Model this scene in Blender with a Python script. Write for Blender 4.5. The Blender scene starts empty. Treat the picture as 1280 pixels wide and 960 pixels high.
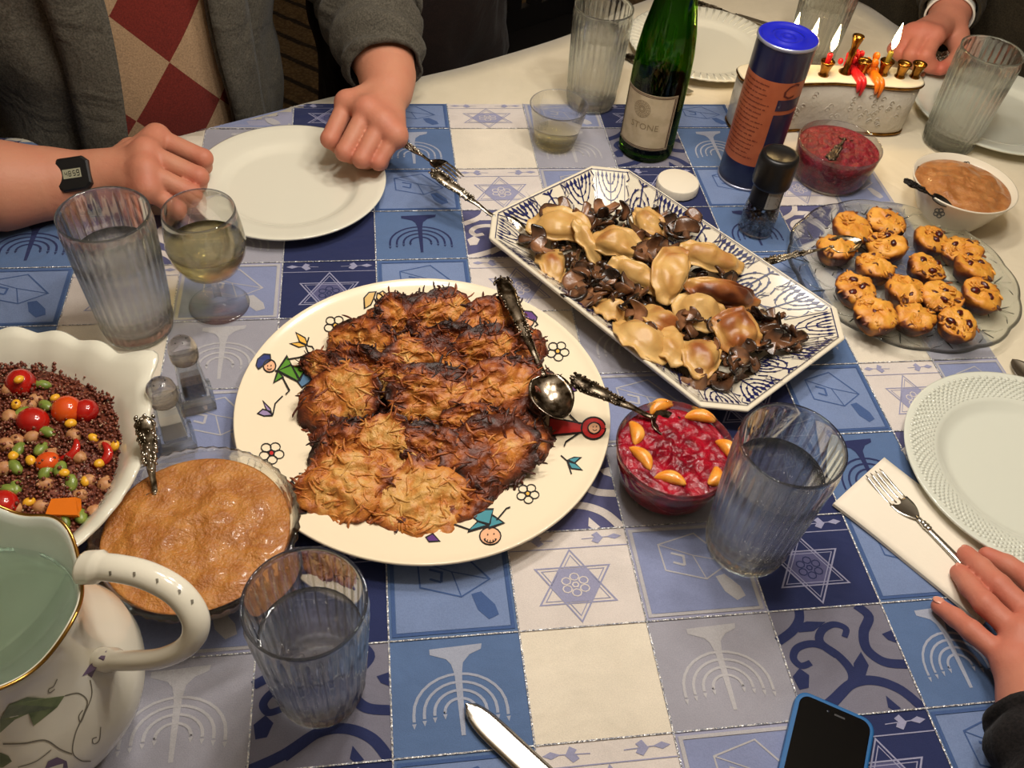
import bpy, bmesh, math, random
import numpy as np
from mathutils import Vector, Matrix, Euler, noise as mnoise
from mathutils.geometry import tessellate_polygon
R = math.radians
PI = math.pi
rnd = random.Random(7)
SC = bpy.context.scene
COL = SC.collection

# ------------------------------------------------------------------ camera
TZ = 0.75                      # table top height; all item coordinates are measured from it
CAM_H, F_PX, PITCH, ROLL = 0.75, 1130.0, R(47.7), R(6.35)
_f = Vector((0, math.cos(PITCH), -math.sin(PITCH)))
_r0 = Vector((1, 0, 0)); _u0 = Vector((0, math.sin(PITCH), math.cos(PITCH)))
_r = _r0 * math.cos(ROLL) + _u0 * math.sin(ROLL)
_u = -_r0 * math.sin(ROLL) + _u0 * math.cos(ROLL)
camd = bpy.data.cameras.new('camera'); cam = bpy.data.objects.new('camera', camd); COL.objects.link(cam)
cam.matrix_world = Matrix(((_r.x, _u.x, -_f.x, 0), (_r.y, _u.y, -_f.y, 0), (_r.z, _u.z, -_f.z, TZ + CAM_H), (0, 0, 0, 1)))
camd.sensor_width = 36; camd.lens = 36 * F_PX / 1280; camd.clip_start = 0.01
SC.camera = cam

# ------------------------------------------------------------------ light and exposure
w = bpy.data.worlds.new('world'); SC.world = w; w.use_nodes = True
w.node_tree.nodes['Background'].inputs[0].default_value = (1.0, 0.86, 0.70, 1)
w.node_tree.nodes['Background'].inputs[1].default_value = 0.09
BULBS = [(0.13 + 0.24 * math.cos(a), 0.78 + 0.24 * math.sin(a), 0.98) for a in (R(20), R(92), R(164), R(236), R(308))]
for (bx, by, bz) in BULBS:
    ld = bpy.data.lights.new('chandelier_bulb', 'POINT'); lo = bpy.data.objects.new('chandelier_bulb', ld); COL.objects.link(lo)
    lo.location = (bx, by, TZ + bz); ld.energy = 6.5; ld.color = (1.0, 0.94, 0.86); ld.shadow_soft_size = 0.05
vs = SC.view_settings
vs.view_transform = 'Standard'; vs.look = 'None'; vs.gamma = 1; vs.use_curve_mapping = False; vs.exposure = 0.43

# ------------------------------------------------------------------ helpers
def at(px, py, z=0.0):
    """world point (height above the table top z) seen at photo pixel px,py"""
    d = _f * F_PX + _r * (px - 640) - _u * (py - 480)
    t = (z - CAM_H) / d.z
    p = d * t
    return Vector((p.x, p.y, z))
def W(p): return Vector((p[0], p[1], p[2] + TZ))

def lin(c):
    if isinstance(c, str):
        c = [int(c[i:i + 2], 16) / 255 for i in (0, 2, 4)]
    elif max(c) > 1.001: c = [v / 255 for v in c]
    return tuple((v / 12.92 if v <= 0.04045 else ((v + 0.055) / 1.055) ** 2.4) for v in c) + (1.0,)

_mats = {}
def mat(name, col, rough=0.5, metal=0.0, col2=None, nscale=20, nlo=0.4, nhi=0.6, detail=4, bump=0, bscale=60, bdist=0.002,
        trans=0, ior=1.45, coat=0, sss=0, sssr=(1, .4, .2), sheen=0, spec=0.5, alpha=1, emit=None, estr=0, randv=0, coords='Object', noise_col3=None):
    if name in _mats: return _mats[name]
    m = bpy.data.materials.new(name); m.use_nodes = True; nt = m.node_tree; b = nt.nodes['Principled BSDF']
    I = b.inputs
    I['Base Color'].default_value = lin(col); I['Roughness'].default_value = rough; I['Metallic'].default_value = metal
    I['IOR'].default_value = ior; I['Transmission Weight'].default_value = trans; I['Coat Weight'].default_value = coat
    I['Coat Roughness'].default_value = 0.08; I['Specular IOR Level'].default_value = spec; I['Alpha'].default_value = alpha
    if sss:
        I['Subsurface Weight'].default_value = sss; I['Subsurface Radius'].default_value = sssr; I['Subsurface Scale'].default_value = 0.004
    if sheen: I['Sheen Weight'].default_value = sheen
    if emit: I['Emission Color'].default_value = lin(emit); I['Emission Strength'].default_value = estr
    L = nt.links.new; N = nt.nodes.new
    tc = N('ShaderNodeTexCoord')
    def nz(scale, det=4):
        n = N('ShaderNodeTexNoise'); n.inputs['Scale'].default_value = scale; n.inputs['Detail'].default_value = det
        L(tc.outputs[coords], n.inputs['Vector']); return n
    csock = None
    if col2 is not None:
        n = nz(nscale, detail); r = N('ShaderNodeValToRGB'); e = r.color_ramp.elements
        e[0].position = nlo; e[0].color = lin(col); e[1].position = nhi; e[1].color = lin(col2)
        if noise_col3: k = e.new(min(1, nhi + 0.15)); k.color = lin(noise_col3)
        L(n.outputs['Fac'], r.inputs['Fac']); csock = r.outputs['Color']
    if randv:
        oi = N('ShaderNodeObjectInfo'); hs = N('ShaderNodeHueSaturation'); mr = N('ShaderNodeMapRange')
        mr.inputs['To Min'].default_value = 1 - randv; mr.inputs['To Max'].default_value = 1 + randv
        L(oi.outputs['Random'], mr.inputs['Value']); L(mr.outputs['Result'], hs.inputs['Value'])
        if csock: L(csock, hs.inputs['Color'])
        else: hs.inputs['Color'].default_value = lin(col)
        csock = hs.outputs['Color']
    if csock: L(csock, I['Base Color'])
    if bump:
        n2 = nz(bscale, 5); bp = N('ShaderNodeBump'); bp.inputs['Strength'].default_value = bump; bp.inputs['Distance'].default_value = bdist
        L(n2.outputs['Fac'], bp.inputs['Height']); L(bp.outputs['Normal'], I['Normal'])
    _mats[name] = m
    return m

def glassmat(name, col=(1, 1, 1), ior=1.45, rough=0.0, clear=0.7, tint=(1, 1, 1), edge=0.05, f1=.70):
    """real glass: refraction, plus a share of straight-through transparency for very thin clear walls"""
    if name in _mats: return _mats[name]
    m = bpy.data.materials.new(name); m.use_nodes = True; nt = m.node_tree; nt.nodes.clear(); N = nt.nodes.new; L = nt.links.new
    g = N('ShaderNodeBsdfGlass'); g.inputs['Color'].default_value = lin(col); g.inputs['IOR'].default_value = ior; g.inputs['Roughness'].default_value = rough
    t = N('ShaderNodeBsdfTransparent'); t.inputs['Color'].default_value = lin(tint)
    mx = N('ShaderNodeMixShader'); lw = N('ShaderNodeLayerWeight'); lw.inputs['Blend'].default_value = .5; mr = N('ShaderNodeMapRange')
    for k_, v_ in zip(('From Min', 'From Max', 'To Min', 'To Max'), (.08, f1, clear, edge)): mr.inputs[k_].default_value = v_
    L(lw.outputs['Facing'], mr.inputs['Value']); L(mr.outputs['Result'], mx.inputs[0])
    o = N('ShaderNodeOutputMaterial'); L(g.outputs[0], mx.inputs[1]); pw_ = N('ShaderNodeMath'); pw_.operation = 'POWER'; pw_.inputs[1].default_value = 4.0; L(lw.outputs['Facing'], pw_.inputs[0]); fr_ = N('ShaderNodeMath'); fr_.operation = 'MULTIPLY_ADD'; fr_.inputs[1].default_value = .45; fr_.inputs[2].default_value = .045; L(pw_.outputs[0], fr_.inputs[0]); gl_ = N('ShaderNodeBsdfGlossy'); gl_.inputs['Roughness'].default_value = max(rough, .02); m2 = N('ShaderNodeMixShader'); L(fr_.outputs[0], m2.inputs[0]); L(t.outputs[0], m2.inputs[1]); L(gl_.outputs[0], m2.inputs[2]); L(m2.outputs[0], mx.inputs[2]); L(mx.outputs[0], o.inputs[0])
    _mats[name] = m
    return m

class MB:
    def __init__(s, lay=0.0): s.v = []; s.f = []; s.mi = []; s.m = 0; s.flat = set(); s.lay = lay; s.up = 0.0
    def lift(s, vs):
        s.up += s.lay
        return [Vector((v[0], v[1], v[2] + s.up)) for v in vs] if s.lay else vs
    def add(s, vs, fs, flat=False):
        o = len(s.v); s.v.extend([tuple(v) for v in vs])
        for f in fs:
            if flat: s.flat.add(len(s.f))
            s.f.append([i + o for i in f]); s.mi.append(s.m)
        return s
    def box(s, c, size, rot=None):
        sx, sy, sz = size[0] / 2, size[1] / 2, size[2] / 2
        vs = [Vector((x * sx, y * sy, z * sz)) for x in (-1, 1) for y in (-1, 1) for z in (-1, 1)]
        if rot is not None: vs = [rot @ v for v in vs]
        vs = [v + Vector(c) for v in vs]
        return s.add(vs, [(0, 1, 3, 2), (4, 6, 7, 5), (0, 4, 5, 1), (2, 3, 7, 6), (0, 2, 6, 4), (1, 5, 7, 3)], True)
    def lathe(s, prof, n=48, rf=None, c=(0, 0, 0), cap0=False, cap1=False, mtx=None):
        """prof: (r,z) list; rf(theta, i) scales the radius"""
        vs = []; cap0 = cap0 or prof[0][0] < .0021; cap1 = cap1 or prof[-1][0] < .0021
        for i, (r, z) in enumerate(prof):
            for k in range(n):
                a = 2 * PI * k / n; q = r * (rf(a, i) if rf else 1)
                p = Vector((q * math.cos(a), q * math.sin(a), z))
                if mtx is not None: p = mtx @ p
                vs.append(p + Vector(c))
        fs = []
        for i in range(len(prof) - 1):
            for k in range(n):
                k2 = (k + 1) % n
                fs.append((i * n + k, i * n + k2, (i + 1) * n + k2, (i + 1) * n + k))
        if cap0: fs.append(tuple(reversed(range(n))))
        if cap1: fs.append(tuple((len(prof) - 1) * n + k for k in range(n)))
        return s.add(vs, fs)
    def tube(s, path, rad, n=8, caps=True, flat=1.0, up=None):
        """sweep; rad a number or list; flat squashes the section along the second axis"""
        path = [Vector(p) for p in path]; k = len(path)
        if not hasattr(rad, '__len__'): rad = [rad] * k
        t0 = (path[1] - path[0]).normalized()
        a = Vector(up) if up is not None else (Vector((0, 0, 1)) if abs(t0.z) < 0.9 else Vector((1, 0, 0)))
        side = t0.cross(a).normalized(); vs = []
        for i in range(k):
            t = (path[min(i + 1, k - 1)] - path[max(i - 1, 0)])
            t = t.normalized() if t.length > 1e-9 else t0
            side = (side - t * side.dot(t)); side = side.normalized() if side.length > 1e-6 else t.orthogonal().normalized()
            b = t.cross(side)
            for j in range(n):
                th = 2 * PI * j / n
                vs.append(path[i] + side * (math.cos(th) * rad[i]) + b * (math.sin(th) * rad[i] * flat))
        fs = [(i * n + j, i * n + (j + 1) % n, (i + 1) * n + (j + 1) % n, (i + 1) * n + j) for i in range(k - 1) for j in range(n)]
        if caps: fs += [tuple(reversed(range(n))), tuple((k - 1) * n + j for j in range(n))]
        return s.add(vs, fs)
    def ball(s, c, r, nu=10, nv=6, rot=None, fn=None):
        """ellipsoid r=(rx,ry,rz); fn(dir) scales"""
        if not hasattr(r, '__len__'): r = (r, r, r)
        vs = []; fs = []
        for i in range(nv + 1):
            ph = PI * i / nv
            m = 1 if i in (0, nv) else nu
            for j in range(m):
                a = 2 * PI * j / nu; d = Vector((math.sin(ph) * math.cos(a), math.sin(ph) * math.sin(a), math.cos(ph)))
                q = fn(d) if fn else 1
                p = Vector((d.x * r[0], d.y * r[1], d.z * r[2])) * q
                if rot is not None: p = rot @ p
                vs.append(p + Vector(c))
        def ix(i, j): return 0 if i == 0 else (1 + (nv - 1) * nu if i == nv else 1 + (i - 1) * nu + j % nu)
        for i in range(nv):
            for j in range(nu):
                q = [ix(i, j), ix(i + 1, j), ix(i + 1, j + 1), ix(i, j + 1)]
                q = [x for n_, x in enumerate(q) if x not in q[:n_]]
                fs.append(tuple(q))
        return s.add(vs, fs)
    def grid(s, P, nu, nv, closed_u=False):
        """P(i,j) -> point"""
        vs = [P(i, j) for i in range(nu) for j in range(nv)]
        fs = []
        for i in range(nu if closed_u else nu - 1):
            for j in range(nv - 1):
                i2 = (i + 1) % nu
                fs.append((i * nv + j, i2 * nv + j, i2 * nv + j + 1, i * nv + j + 1))
        return s.add(vs, fs)
    def ribbon(s, path, wd, fn, closed=False):
        """flat stroke along 2-D path of width wd, mapped to 3-D with fn(x,y)"""
        pts = [Vector((p[0], p[1])) for p in path]; k = len(pts); vs = []
        if k < 2: return s
        for i in range(k):
            a = pts[(i - 1) % k] if closed else pts[max(i - 1, 0)]
            b = pts[(i + 1) % k] if closed else pts[min(i + 1, k - 1)]
            t = b - a
            t = t.normalized() if t.length > 1e-9 else Vector((1, 0))
            d1 = (pts[i] - a); d2 = (b - pts[i]); sc = 1.0
            if d1.length > 1e-9 and d2.length > 1e-9:
                cs = max(-1, min(1, d1.normalized().dot(d2.normalized()))); sc = min(2.0, 1 / max(0.3, math.cos(math.acos(cs) / 2)))
            n = Vector((-t.y, t.x)) * (wd[i] if hasattr(wd, '__len__') else wd) * 0.5 * sc
            p, q = pts[i] + n, pts[i] - n
            vs += [fn(p.x, p.y), fn(q.x, q.y)]
        m = k if closed else k - 1
        return s.add(s.lift(vs), [(2 * i + 1, 2 * ((i + 1) % k) + 1, 2 * ((i + 1) % k), 2 * i) for i in range(m)])
    def poly(s, pts, fn):
        tri = tessellate_polygon([[Vector((p[0], p[1], 0)) for p in pts]])
        return s.add(s.lift([fn(p[0], p[1]) for p in pts]), [tuple(t) for t in tri])
    def mesh(s, name, mats, smooth=True, auto=None):
        me = bpy.data.meshes.new(name)
        me.from_pydata(s.v, [], s.f); me.update()
        for m in (mats if isinstance(mats, (list, tuple)) else [mats]): me.materials.append(m)
        if len(me.polygons):
            me.polygons.foreach_set('material_index', s.mi)
            me.polygons.foreach_set('use_smooth', [smooth and i not in s.flat for i in range(len(s.f))])
        if auto: me.set_sharp_from_angle(angle=R(auto))
        return me
    def build(s, name, mats, parent=None, loc=(0, 0, 0), rot=None, smooth=True, auto=None, **kw):
        o = bpy.data.objects.new(name, s.mesh(name, mats, smooth, auto)); COL.objects.link(o)
        o.location = loc
        if rot is not None: o.rotation_euler = rot
        if parent is not None: o.parent = parent
        for k, v in kw.items(): o[k] = v
        return o

def thing(name, label, cat, loc=(0, 0, 0), rot=(0, 0, 0), group=None):
    o = bpy.data.objects.new(name, None); COL.objects.link(o); o.empty_display_size = 0.02
    o.location = W(loc); o.rotation_euler = rot; o['label'] = label; o['category'] = cat
    if group: o['group'] = group
    return o
def tag(o, label, cat, group=None, kind=None):
    if label: o['label'] = label
    if cat: o['category'] = cat
    if group: o['group'] = group
    if kind: o['kind'] = kind
    return o
def fix(o, p=0.0, levels=0):
    """recalculate normals outward"""
    bm = bmesh.new(); bm.from_mesh(o.data); bmesh.ops.recalc_face_normals(bm, faces=bm.faces); bm.to_mesh(o.data); bm.free()
    return o
def solid(o, t, off=-1):
    m = o.modifiers.new('solid', 'SOLIDIFY'); m.thickness = t; m.offset = off; return o
def sub(o, n=1):
    m = o.modifiers.new('sub', 'SUBSURF'); m.levels = n; m.render_levels = n; return o
def copy_tree(o, parent=None):
    c = o.copy(); COL.objects.link(c)
    if parent is not None: c.parent = parent
    for ch in list(o.children): copy_tree(ch, c)
    return c
def catmull(pts, n=8, closed=False):
    pts = [Vector(p) for p in pts]; k = len(pts); out = []
    for i in range(k if closed else k - 1):
        if closed: p0, p1, p2, p3 = pts[(i - 1) % k], pts[i], pts[(i + 1) % k], pts[(i + 2) % k]
        else: p0, p1, p2, p3 = pts[max(i - 1, 0)], pts[i], pts[i + 1], pts[min(i + 2, k - 1)]
        for j in range(n):
            t = j / n
            out.append(0.5 * ((2 * p1) + (p2 - p0) * t + (2 * p0 - 5 * p1 + 4 * p2 - p3) * t * t + (3 * p1 - p0 - 3 * p2 + p3) * t ** 3))
    if not closed: out.append(pts[-1])
    return out
def lerp(a, b, t): return a + (b - a) * t
def nv(p, s=1.0, seed=0.0): return mnoise.noise(Vector((p[0] * s + seed, p[1] * s - seed * 1.7, p[2] * s + seed * 0.6)))
def arc(cx, cy, r, a0, a1, n=12, ry=None):
    return [(cx + r * math.cos(lerp(a0, a1, i / n)), cy + (ry or r) * math.sin(lerp(a0, a1, i / n))) for i in range(n + 1)]

# ------------------------------------------------------------------ signed-distance bodies (arms, hands, clothes)
def surface_nets(F, lo, h):
    """F: 3-D array of distances; returns verts, quads"""
    nx, ny, nz = F.shape; ins = F < 0
    c = [ins[i:nx - 1 + i, j:ny - 1 + j, k:nz - 1 + k] for i in (0, 1) for j in (0, 1) for k in (0, 1)]
    cnt = sum(a.astype(np.int8) for a in c); act = (cnt > 0) & (cnt < 8)
    idx = -np.ones(act.shape, np.int64); ii = np.argwhere(act); idx[act] = np.arange(len(ii))
    acc = np.zeros((len(ii), 3)); num = np.zeros(len(ii))
    corners = [(i, j, k) for i in (0, 1) for j in (0, 1) for k in (0, 1)]
    val = {q: F[ii[:, 0] + q[0], ii[:, 1] + q[1], ii[:, 2] + q[2]] for q in corners}
    for a in corners:
        for ax in range(3):
            if a[ax] == 0:
                b = list(a); b[ax] = 1; b = tuple(b); va, vb = val[a], val[b]; m = (va < 0) != (vb < 0)
                t = np.where(m, va / np.where(np.abs(va - vb) < 1e-12, 1e-12, va - vb), 0)
                p = np.tile(np.array(a, float), (len(ii), 1)); p[:, ax] += t
                acc[m] += p[m]; num[m] += 1
    V = (ii + acc / num[:, None]) * h + np.array(lo)
    quads = []
    for ax in range(3):
        a1, a2 = [(1, 2), (2, 0), (0, 1)][ax]
        s0 = [slice(None)] * 3; s1 = [slice(None)] * 3
        s0[ax] = slice(0, -1); s1[ax] = slice(1, None)
        A = ins[tuple(s0)]; B = ins[tuple(s1)]; e = np.argwhere(A != B)
        ok = (e[:, a1] > 0) & (e[:, a2] > 0) & (e[:, a1] < F.shape[a1] - 1) & (e[:, a2] < F.shape[a2] - 1); e = e[ok]
        if not len(e): continue
        def g(d1, d2):
            q = e.copy(); q[:, a1] -= d1; q[:, a2] -= d2; return idx[q[:, 0], q[:, 1], q[:, 2]]
        q = np.stack([g(1, 1), g(0, 1), g(0, 0), g(1, 0)], 1)
        flip = ~A[e[:, 0], e[:, 1], e[:, 2]]; q[flip] = q[flip][:, ::-1]
        quads.append(q)
    return V, np.concatenate(quads)
def sd_caps(X, Y, Z, a, b, ra, rb, sq=None):
    ax, ay, az = a; bx, by, bz = b[0] - ax, b[1] - ay, b[2] - az
    L2 = bx * bx + by * by + bz * bz + 1e-12
    px, py, pz = X - ax, Y - ay, Z - az
    t = np.clip((px * bx + py * by + pz * bz) / L2, 0, 1)
    return np.sqrt((px - bx * t) ** 2 + (py - by * t) ** 2 + (pz - bz * t) ** 2) - (ra + (rb - ra) * t)
def smin(a, b, k):
    h = np.clip(0.5 + 0.5 * (b - a) / k, 0, 1)
    return b * (1 - h) + a * h - k * h * (1 - h)
def sdf_mesh(fn, lo, hi, h):
    n = [int(math.ceil((hi[i] - lo[i]) / h)) + 1 for i in range(3)]
    X, Y, Z = np.meshgrid(*[lo[i] + h * np.arange(n[i]) for i in range(3)], indexing='ij')
    return surface_nets(fn(X, Y, Z), lo, h)
def mesh_vq(name, V, Q, mats, smooth=True):
    me = bpy.data.meshes.new(name); me.from_pydata([tuple(v) for v in V], [], [tuple(int(i) for i in q) for q in Q]); me.update()
    for m in (mats if isinstance(mats, (list, tuple)) else [mats]): me.materials.append(m)
    me.polygons.foreach_set('use_smooth', [smooth] * len(me.polygons))
    return me
# ================================================================== table, cloths, floor
OUT = catmull([Vector((x, y, 0)) for x, y in ((-.744, 1.030), (-.66, 1.018), (-.582, 1.03), (-.495, 1.096), (-.398, 1.168), (-.355, 1.208), (-.194, 1.323), (-.111, 1.386),
      (.036, 1.52), (.158, 1.67), (.30, 1.79), (.45, 1.825), (.58, 1.784), (.645, 1.69), (.70, 1.61), (.782, 1.551), (.829, 1.516), (1.0, 1.36), (1.1, 1.1), (1.12, .7), (1.0, .2),
      (.7, -.1), (.2, -.22), (-.4, -.2), (-.85, .05), (-1.02, .5), (-.93, .88))], 10, True)
OUTN = np.array([(p.x, p.y) for p in OUT])
def out_dist(x, y):
    """signed distance to the table outline (+ outside) and the nearest edge point"""
    d = OUTN - np.array((x, y)); i = int(np.argmin((d * d).sum(1))); k = len(OUTN)
    best = None
    for j in (i - 1, i):
        a, b = OUTN[j % k], OUTN[(j + 1) % k]; ab = b - a; t = max(0, min(1, ((x - a[0]) * ab[0] + (y - a[1]) * ab[1]) / (ab @ ab)))
        q = a + ab * t; dd = math.hypot(x - q[0], y - q[1])
        n = np.array((-ab[1], ab[0])); n = n / np.hypot(*n)
        if best is None or dd < best[0]: best = (dd, q, n, (x - q[0]) * n[0] + (y - q[1]) * n[1])
    dd, q, n, s = best
    return (dd if s > 0 else -dd), q, n
def drape(x, y, z):
    """cloth point: flat on the table, folded down past its edge"""
    d, q, n = out_dist(x, y)
    if d <= 0: return Vector((x, y, z + TZ))
    o = z + 0.0015 + 0.006 * min(1, d / .05)
    return Vector((q[0] + n[0] * o, q[1] + n[1] * o, z - d + TZ))
_s = 0
for i in range(len(OUTN)): _s += OUTN[i - 1][0] * OUTN[i][1] - OUTN[i][0] * OUTN[i - 1][1]
if _s > 0: OUTN = OUTN[::-1].copy()       # clockwise so that the left normal points outward

# floor: looped carpet with dark woven lines
m_floor = bpy.data.materials.new('carpet'); m_floor.use_nodes = True
nt = m_floor.node_tree; N = nt.nodes.new; L = nt.links.new; bs = nt.nodes['Principled BSDF']; bs.inputs['Roughness'].default_value = 0.95
tc = N('ShaderNodeTexCoord'); mp = N('ShaderNodeMapping'); mp.inputs['Rotation'].default_value = (0, 0, R(-62)); L(tc.outputs['Object'], mp.inputs[0])
wv = N('ShaderNodeTexWave'); wv.inputs['Scale'].default_value = 3.2; wv.inputs['Distortion'].default_value = 0.6; wv.inputs['Detail'].default_value = 2; wv.inputs['Detail Scale'].default_value = 6
L(mp.outputs[0], wv.inputs[0]); rp = N('ShaderNodeValToRGB'); e = rp.color_ramp.elements
e[0].position = 0.06; e[0].color = lin((40, 30, 20)); e[1].position = 0.16; e[1].color = lin((128, 106, 74)); L(wv.outputs['Fac'], rp.inputs[0])
vo = N('ShaderNodeTexVoronoi'); vo.inputs['Scale'].default_value = 95; L(mp.outputs[0], vo.inputs['Vector'])
mx = N('ShaderNodeMix'); mx.data_type = 'RGBA'; mx.blend_type = 'MULTIPLY'; mx.inputs[0].default_value = 0.75
r2 = N('ShaderNodeValToRGB'); r2.color_ramp.elements[0].color = (1, 1, 1, 1); r2.color_ramp.elements[1].color = (.25, .22, .18, 1); r2.color_ramp.elements[1].position = 0.75
L(vo.outputs['Distance'], r2.inputs[0]); L(rp.outputs[0], mx.inputs[6]); L(r2.outputs[0], mx.inputs[7]); L(mx.outputs[2], bs.inputs['Base Color'])
bp = N('ShaderNodeBump'); bp.inputs['Strength'].default_value = 0.6; bp.inputs['Distance'].default_value = -0.006; L(vo.outputs['Distance'], bp.inputs['Height']); L(bp.outputs[0], bs.inputs['Normal'])
fl = MB(); fl.add([(-3, -2.5, 0), (3.4, -2.5, 0), (3.4, 4.5, 0), (-3, 4.5, 0)], [(0, 1, 2, 3)]); tag(fl.build('floor', m_floor), None, None, kind='structure')

m_plaster = mat('warm_plaster', (226, 212, 190), .9)
for nm, q in (('ceiling', [(-3, -2.5, 2.5), (-3, 4.5, 2.5), (3.4, 4.5, 2.5), (3.4, -2.5, 2.5)]), ('wall_left', [(-3, -2.5, 0), (-3, -2.5, 2.5), (-3, 4.5, 2.5), (-3, 4.5, 0)][::-1]), ('wall_right', [(3.4, -2.5, 0), (3.4, -2.5, 2.5), (3.4, 4.5, 2.5), (3.4, 4.5, 0)]),
              ('wall_back', [(-3, 4.5, 0), (-3, 4.5, 2.5), (3.4, 4.5, 2.5), (3.4, 4.5, 0)][::-1]), ('wall_front', [(-3, -2.5, 0), (-3, -2.5, 2.5), (3.4, -2.5, 2.5), (3.4, -2.5, 0)])):
    tag(MB().add(q, [(0, 1, 2, 3)]).build(nm, m_plaster, smooth=False), None, None, kind='structure')

# table
m_wood = mat('dark_wood', (70, 42, 26), 0.4, col2=(48, 27, 16), nscale=9)
tb = thing('dining_table', 'large dining table hidden under the white cloth', 'table', (0.1, 0.7, -TZ))
mb = MB(); k = len(OUTN); cx, cy = 0.1, 0.7
ring = [((x - cx) * .985, (y - cy) * .985) for x, y in OUTN]
mb.add([(x, y, TZ - .035) for x, y in ring] + [(x, y, TZ - .004) for x, y in ring], [tuple(range(k)), tuple(reversed(range(k, 2 * k)))] + [(i, i + k, (i + 1) % k + k, (i + 1) % k) for i in range(k)])
fix(mb.build('tabletop', m_wood, tb, smooth=False))
for lx, ly in ((-.6, -.3), (.55, -.3), (-.55, .25), (.45, .7)):
    MB().lathe([(.035, 0), (.03, .05), (.045, .1), (.03, .3), (.05, .6), (.05, TZ - .036)], 16, cap0=True, cap1=True).build('leg', m_wood, tb, (lx, ly, 0))

# white tablecloth, folded down past the edge
def woven(name, col, col2=None, rough=0.9, wr=0.35, wscale=900, thread=0.5, dist=0.0025):
    if name in _mats: return _mats[name]
    m = bpy.data.materials.new(name); m.use_nodes = True; nt = m.node_tree; N = nt.nodes.new; L = nt.links.new
    b = nt.nodes['Principled BSDF']; b.inputs['Roughness'].default_value = rough; b.inputs['Sheen Weight'].default_value = 0.15; b.inputs['Specular IOR Level'].default_value = 0.25
    tc = N('ShaderNodeTexCoord'); mp = N('ShaderNodeMapping'); mp.inputs['Rotation'].default_value = (0, 0, -0.204); L(tc.outputs['Object'], mp.inputs[0])
    n = N('ShaderNodeTexNoise'); n.inputs['Scale'].default_value = 14; n.inputs['Detail'].default_value = 5; n.inputs['Roughness'].default_value = 0.65; L(mp.outputs[0], n.inputs[0])
    fine = N('ShaderNodeTexNoise'); fine.inputs['Scale'].default_value = wscale; fine.inputs['Detail'].default_value = 2; L(mp.outputs[0], fine.inputs[0])
    a = N('ShaderNodeMath'); a.operation = 'MULTIPLY_ADD'; a.inputs[1].default_value = thread; L(fine.outputs['Fac'], a.inputs[0])
    s2 = N('ShaderNodeMath'); s2.operation = 'MULTIPLY'; s2.inputs[1].default_value = 0.5; L(n.outputs['Fac'], s2.inputs[0]); L(s2.outputs[0], a.inputs[2])
    r = N('ShaderNodeValToRGB'); e = r.color_ramp.elements; c1 = lin(col); c2 = lin(col2) if col2 else tuple(v * 0.78 for v in c1[:3]) + (1,)
    e[0].position = 0.30; e[0].color = c2; e[1].position = 0.62; e[1].color = c1; L(a.outputs[0], r.inputs[0]); L(r.outputs[0], b.inputs['Base Color'])
    cr = N('ShaderNodeTexNoise'); cr.inputs['Scale'].default_value = 9; cr.inputs['Detail'].default_value = 3; cr.inputs['Distortion'].default_value = 1.0; L(mp.outputs[0], cr.inputs[0])
    bp = N('ShaderNodeBump'); bp.inputs['Strength'].default_value = wr; bp.inputs['Distance'].default_value = dist * 8; L(cr.outputs['Fac'], bp.inputs['Height'])
    b2 = N('ShaderNodeBump'); b2.inputs['Strength'].default_value = 0.25; b2.inputs['Distance'].default_value = 0.0008; L(fine.outputs['Fac'], b2.inputs['Height']); L(bp.outputs[0], b2.inputs['Normal']); L(b2.outputs[0], b.inputs['Normal'])
    _mats[name] = m; return m
m_cloth = woven('white_cloth', (226, 214, 190), (214, 202, 176), wr=0.25, thread=0.2)
mb = MB(); nr = 26; scl = [i / 18 for i in range(19)]
pts = []
for j, (x, y) in enumerate(OUTN):
    for s_ in scl: pts.append((lerp(cx, x, s_), lerp(cy, y, s_), TZ + 0.0))
    a, b = OUTN[j - 1], OUTN[(j + 1) % k]; t = b - a; n = np.array((-t[1], t[0])) / np.hypot(*t)
    for q in range(1, 8):
        d = q / 7 * .30; wave = 0.018 * math.sin(j * .42) * (q / 7) + 0.010 * math.sin(j * 1.1 + 1) * (q / 7)
        pts.append((x + n[0] * (0.002 + .012 * (q / 7) + wave * (q / 7)), y + n[1] * (0.002 + .012 * (q / 7) + wave * (q / 7)), TZ - d))
mb.add(pts, [])
mb.grid(lambda i, j: pts[i * nr + j], k, nr, True); mb.v = mb.v[len(pts):]; mb.f = [[i - len(pts) for i in f] for f in mb.f]
tag(fix(mb.build('tablecloth', m_cloth)), 'white tablecloth over the whole table, showing at its far end and right side', 'tablecloth')

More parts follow.
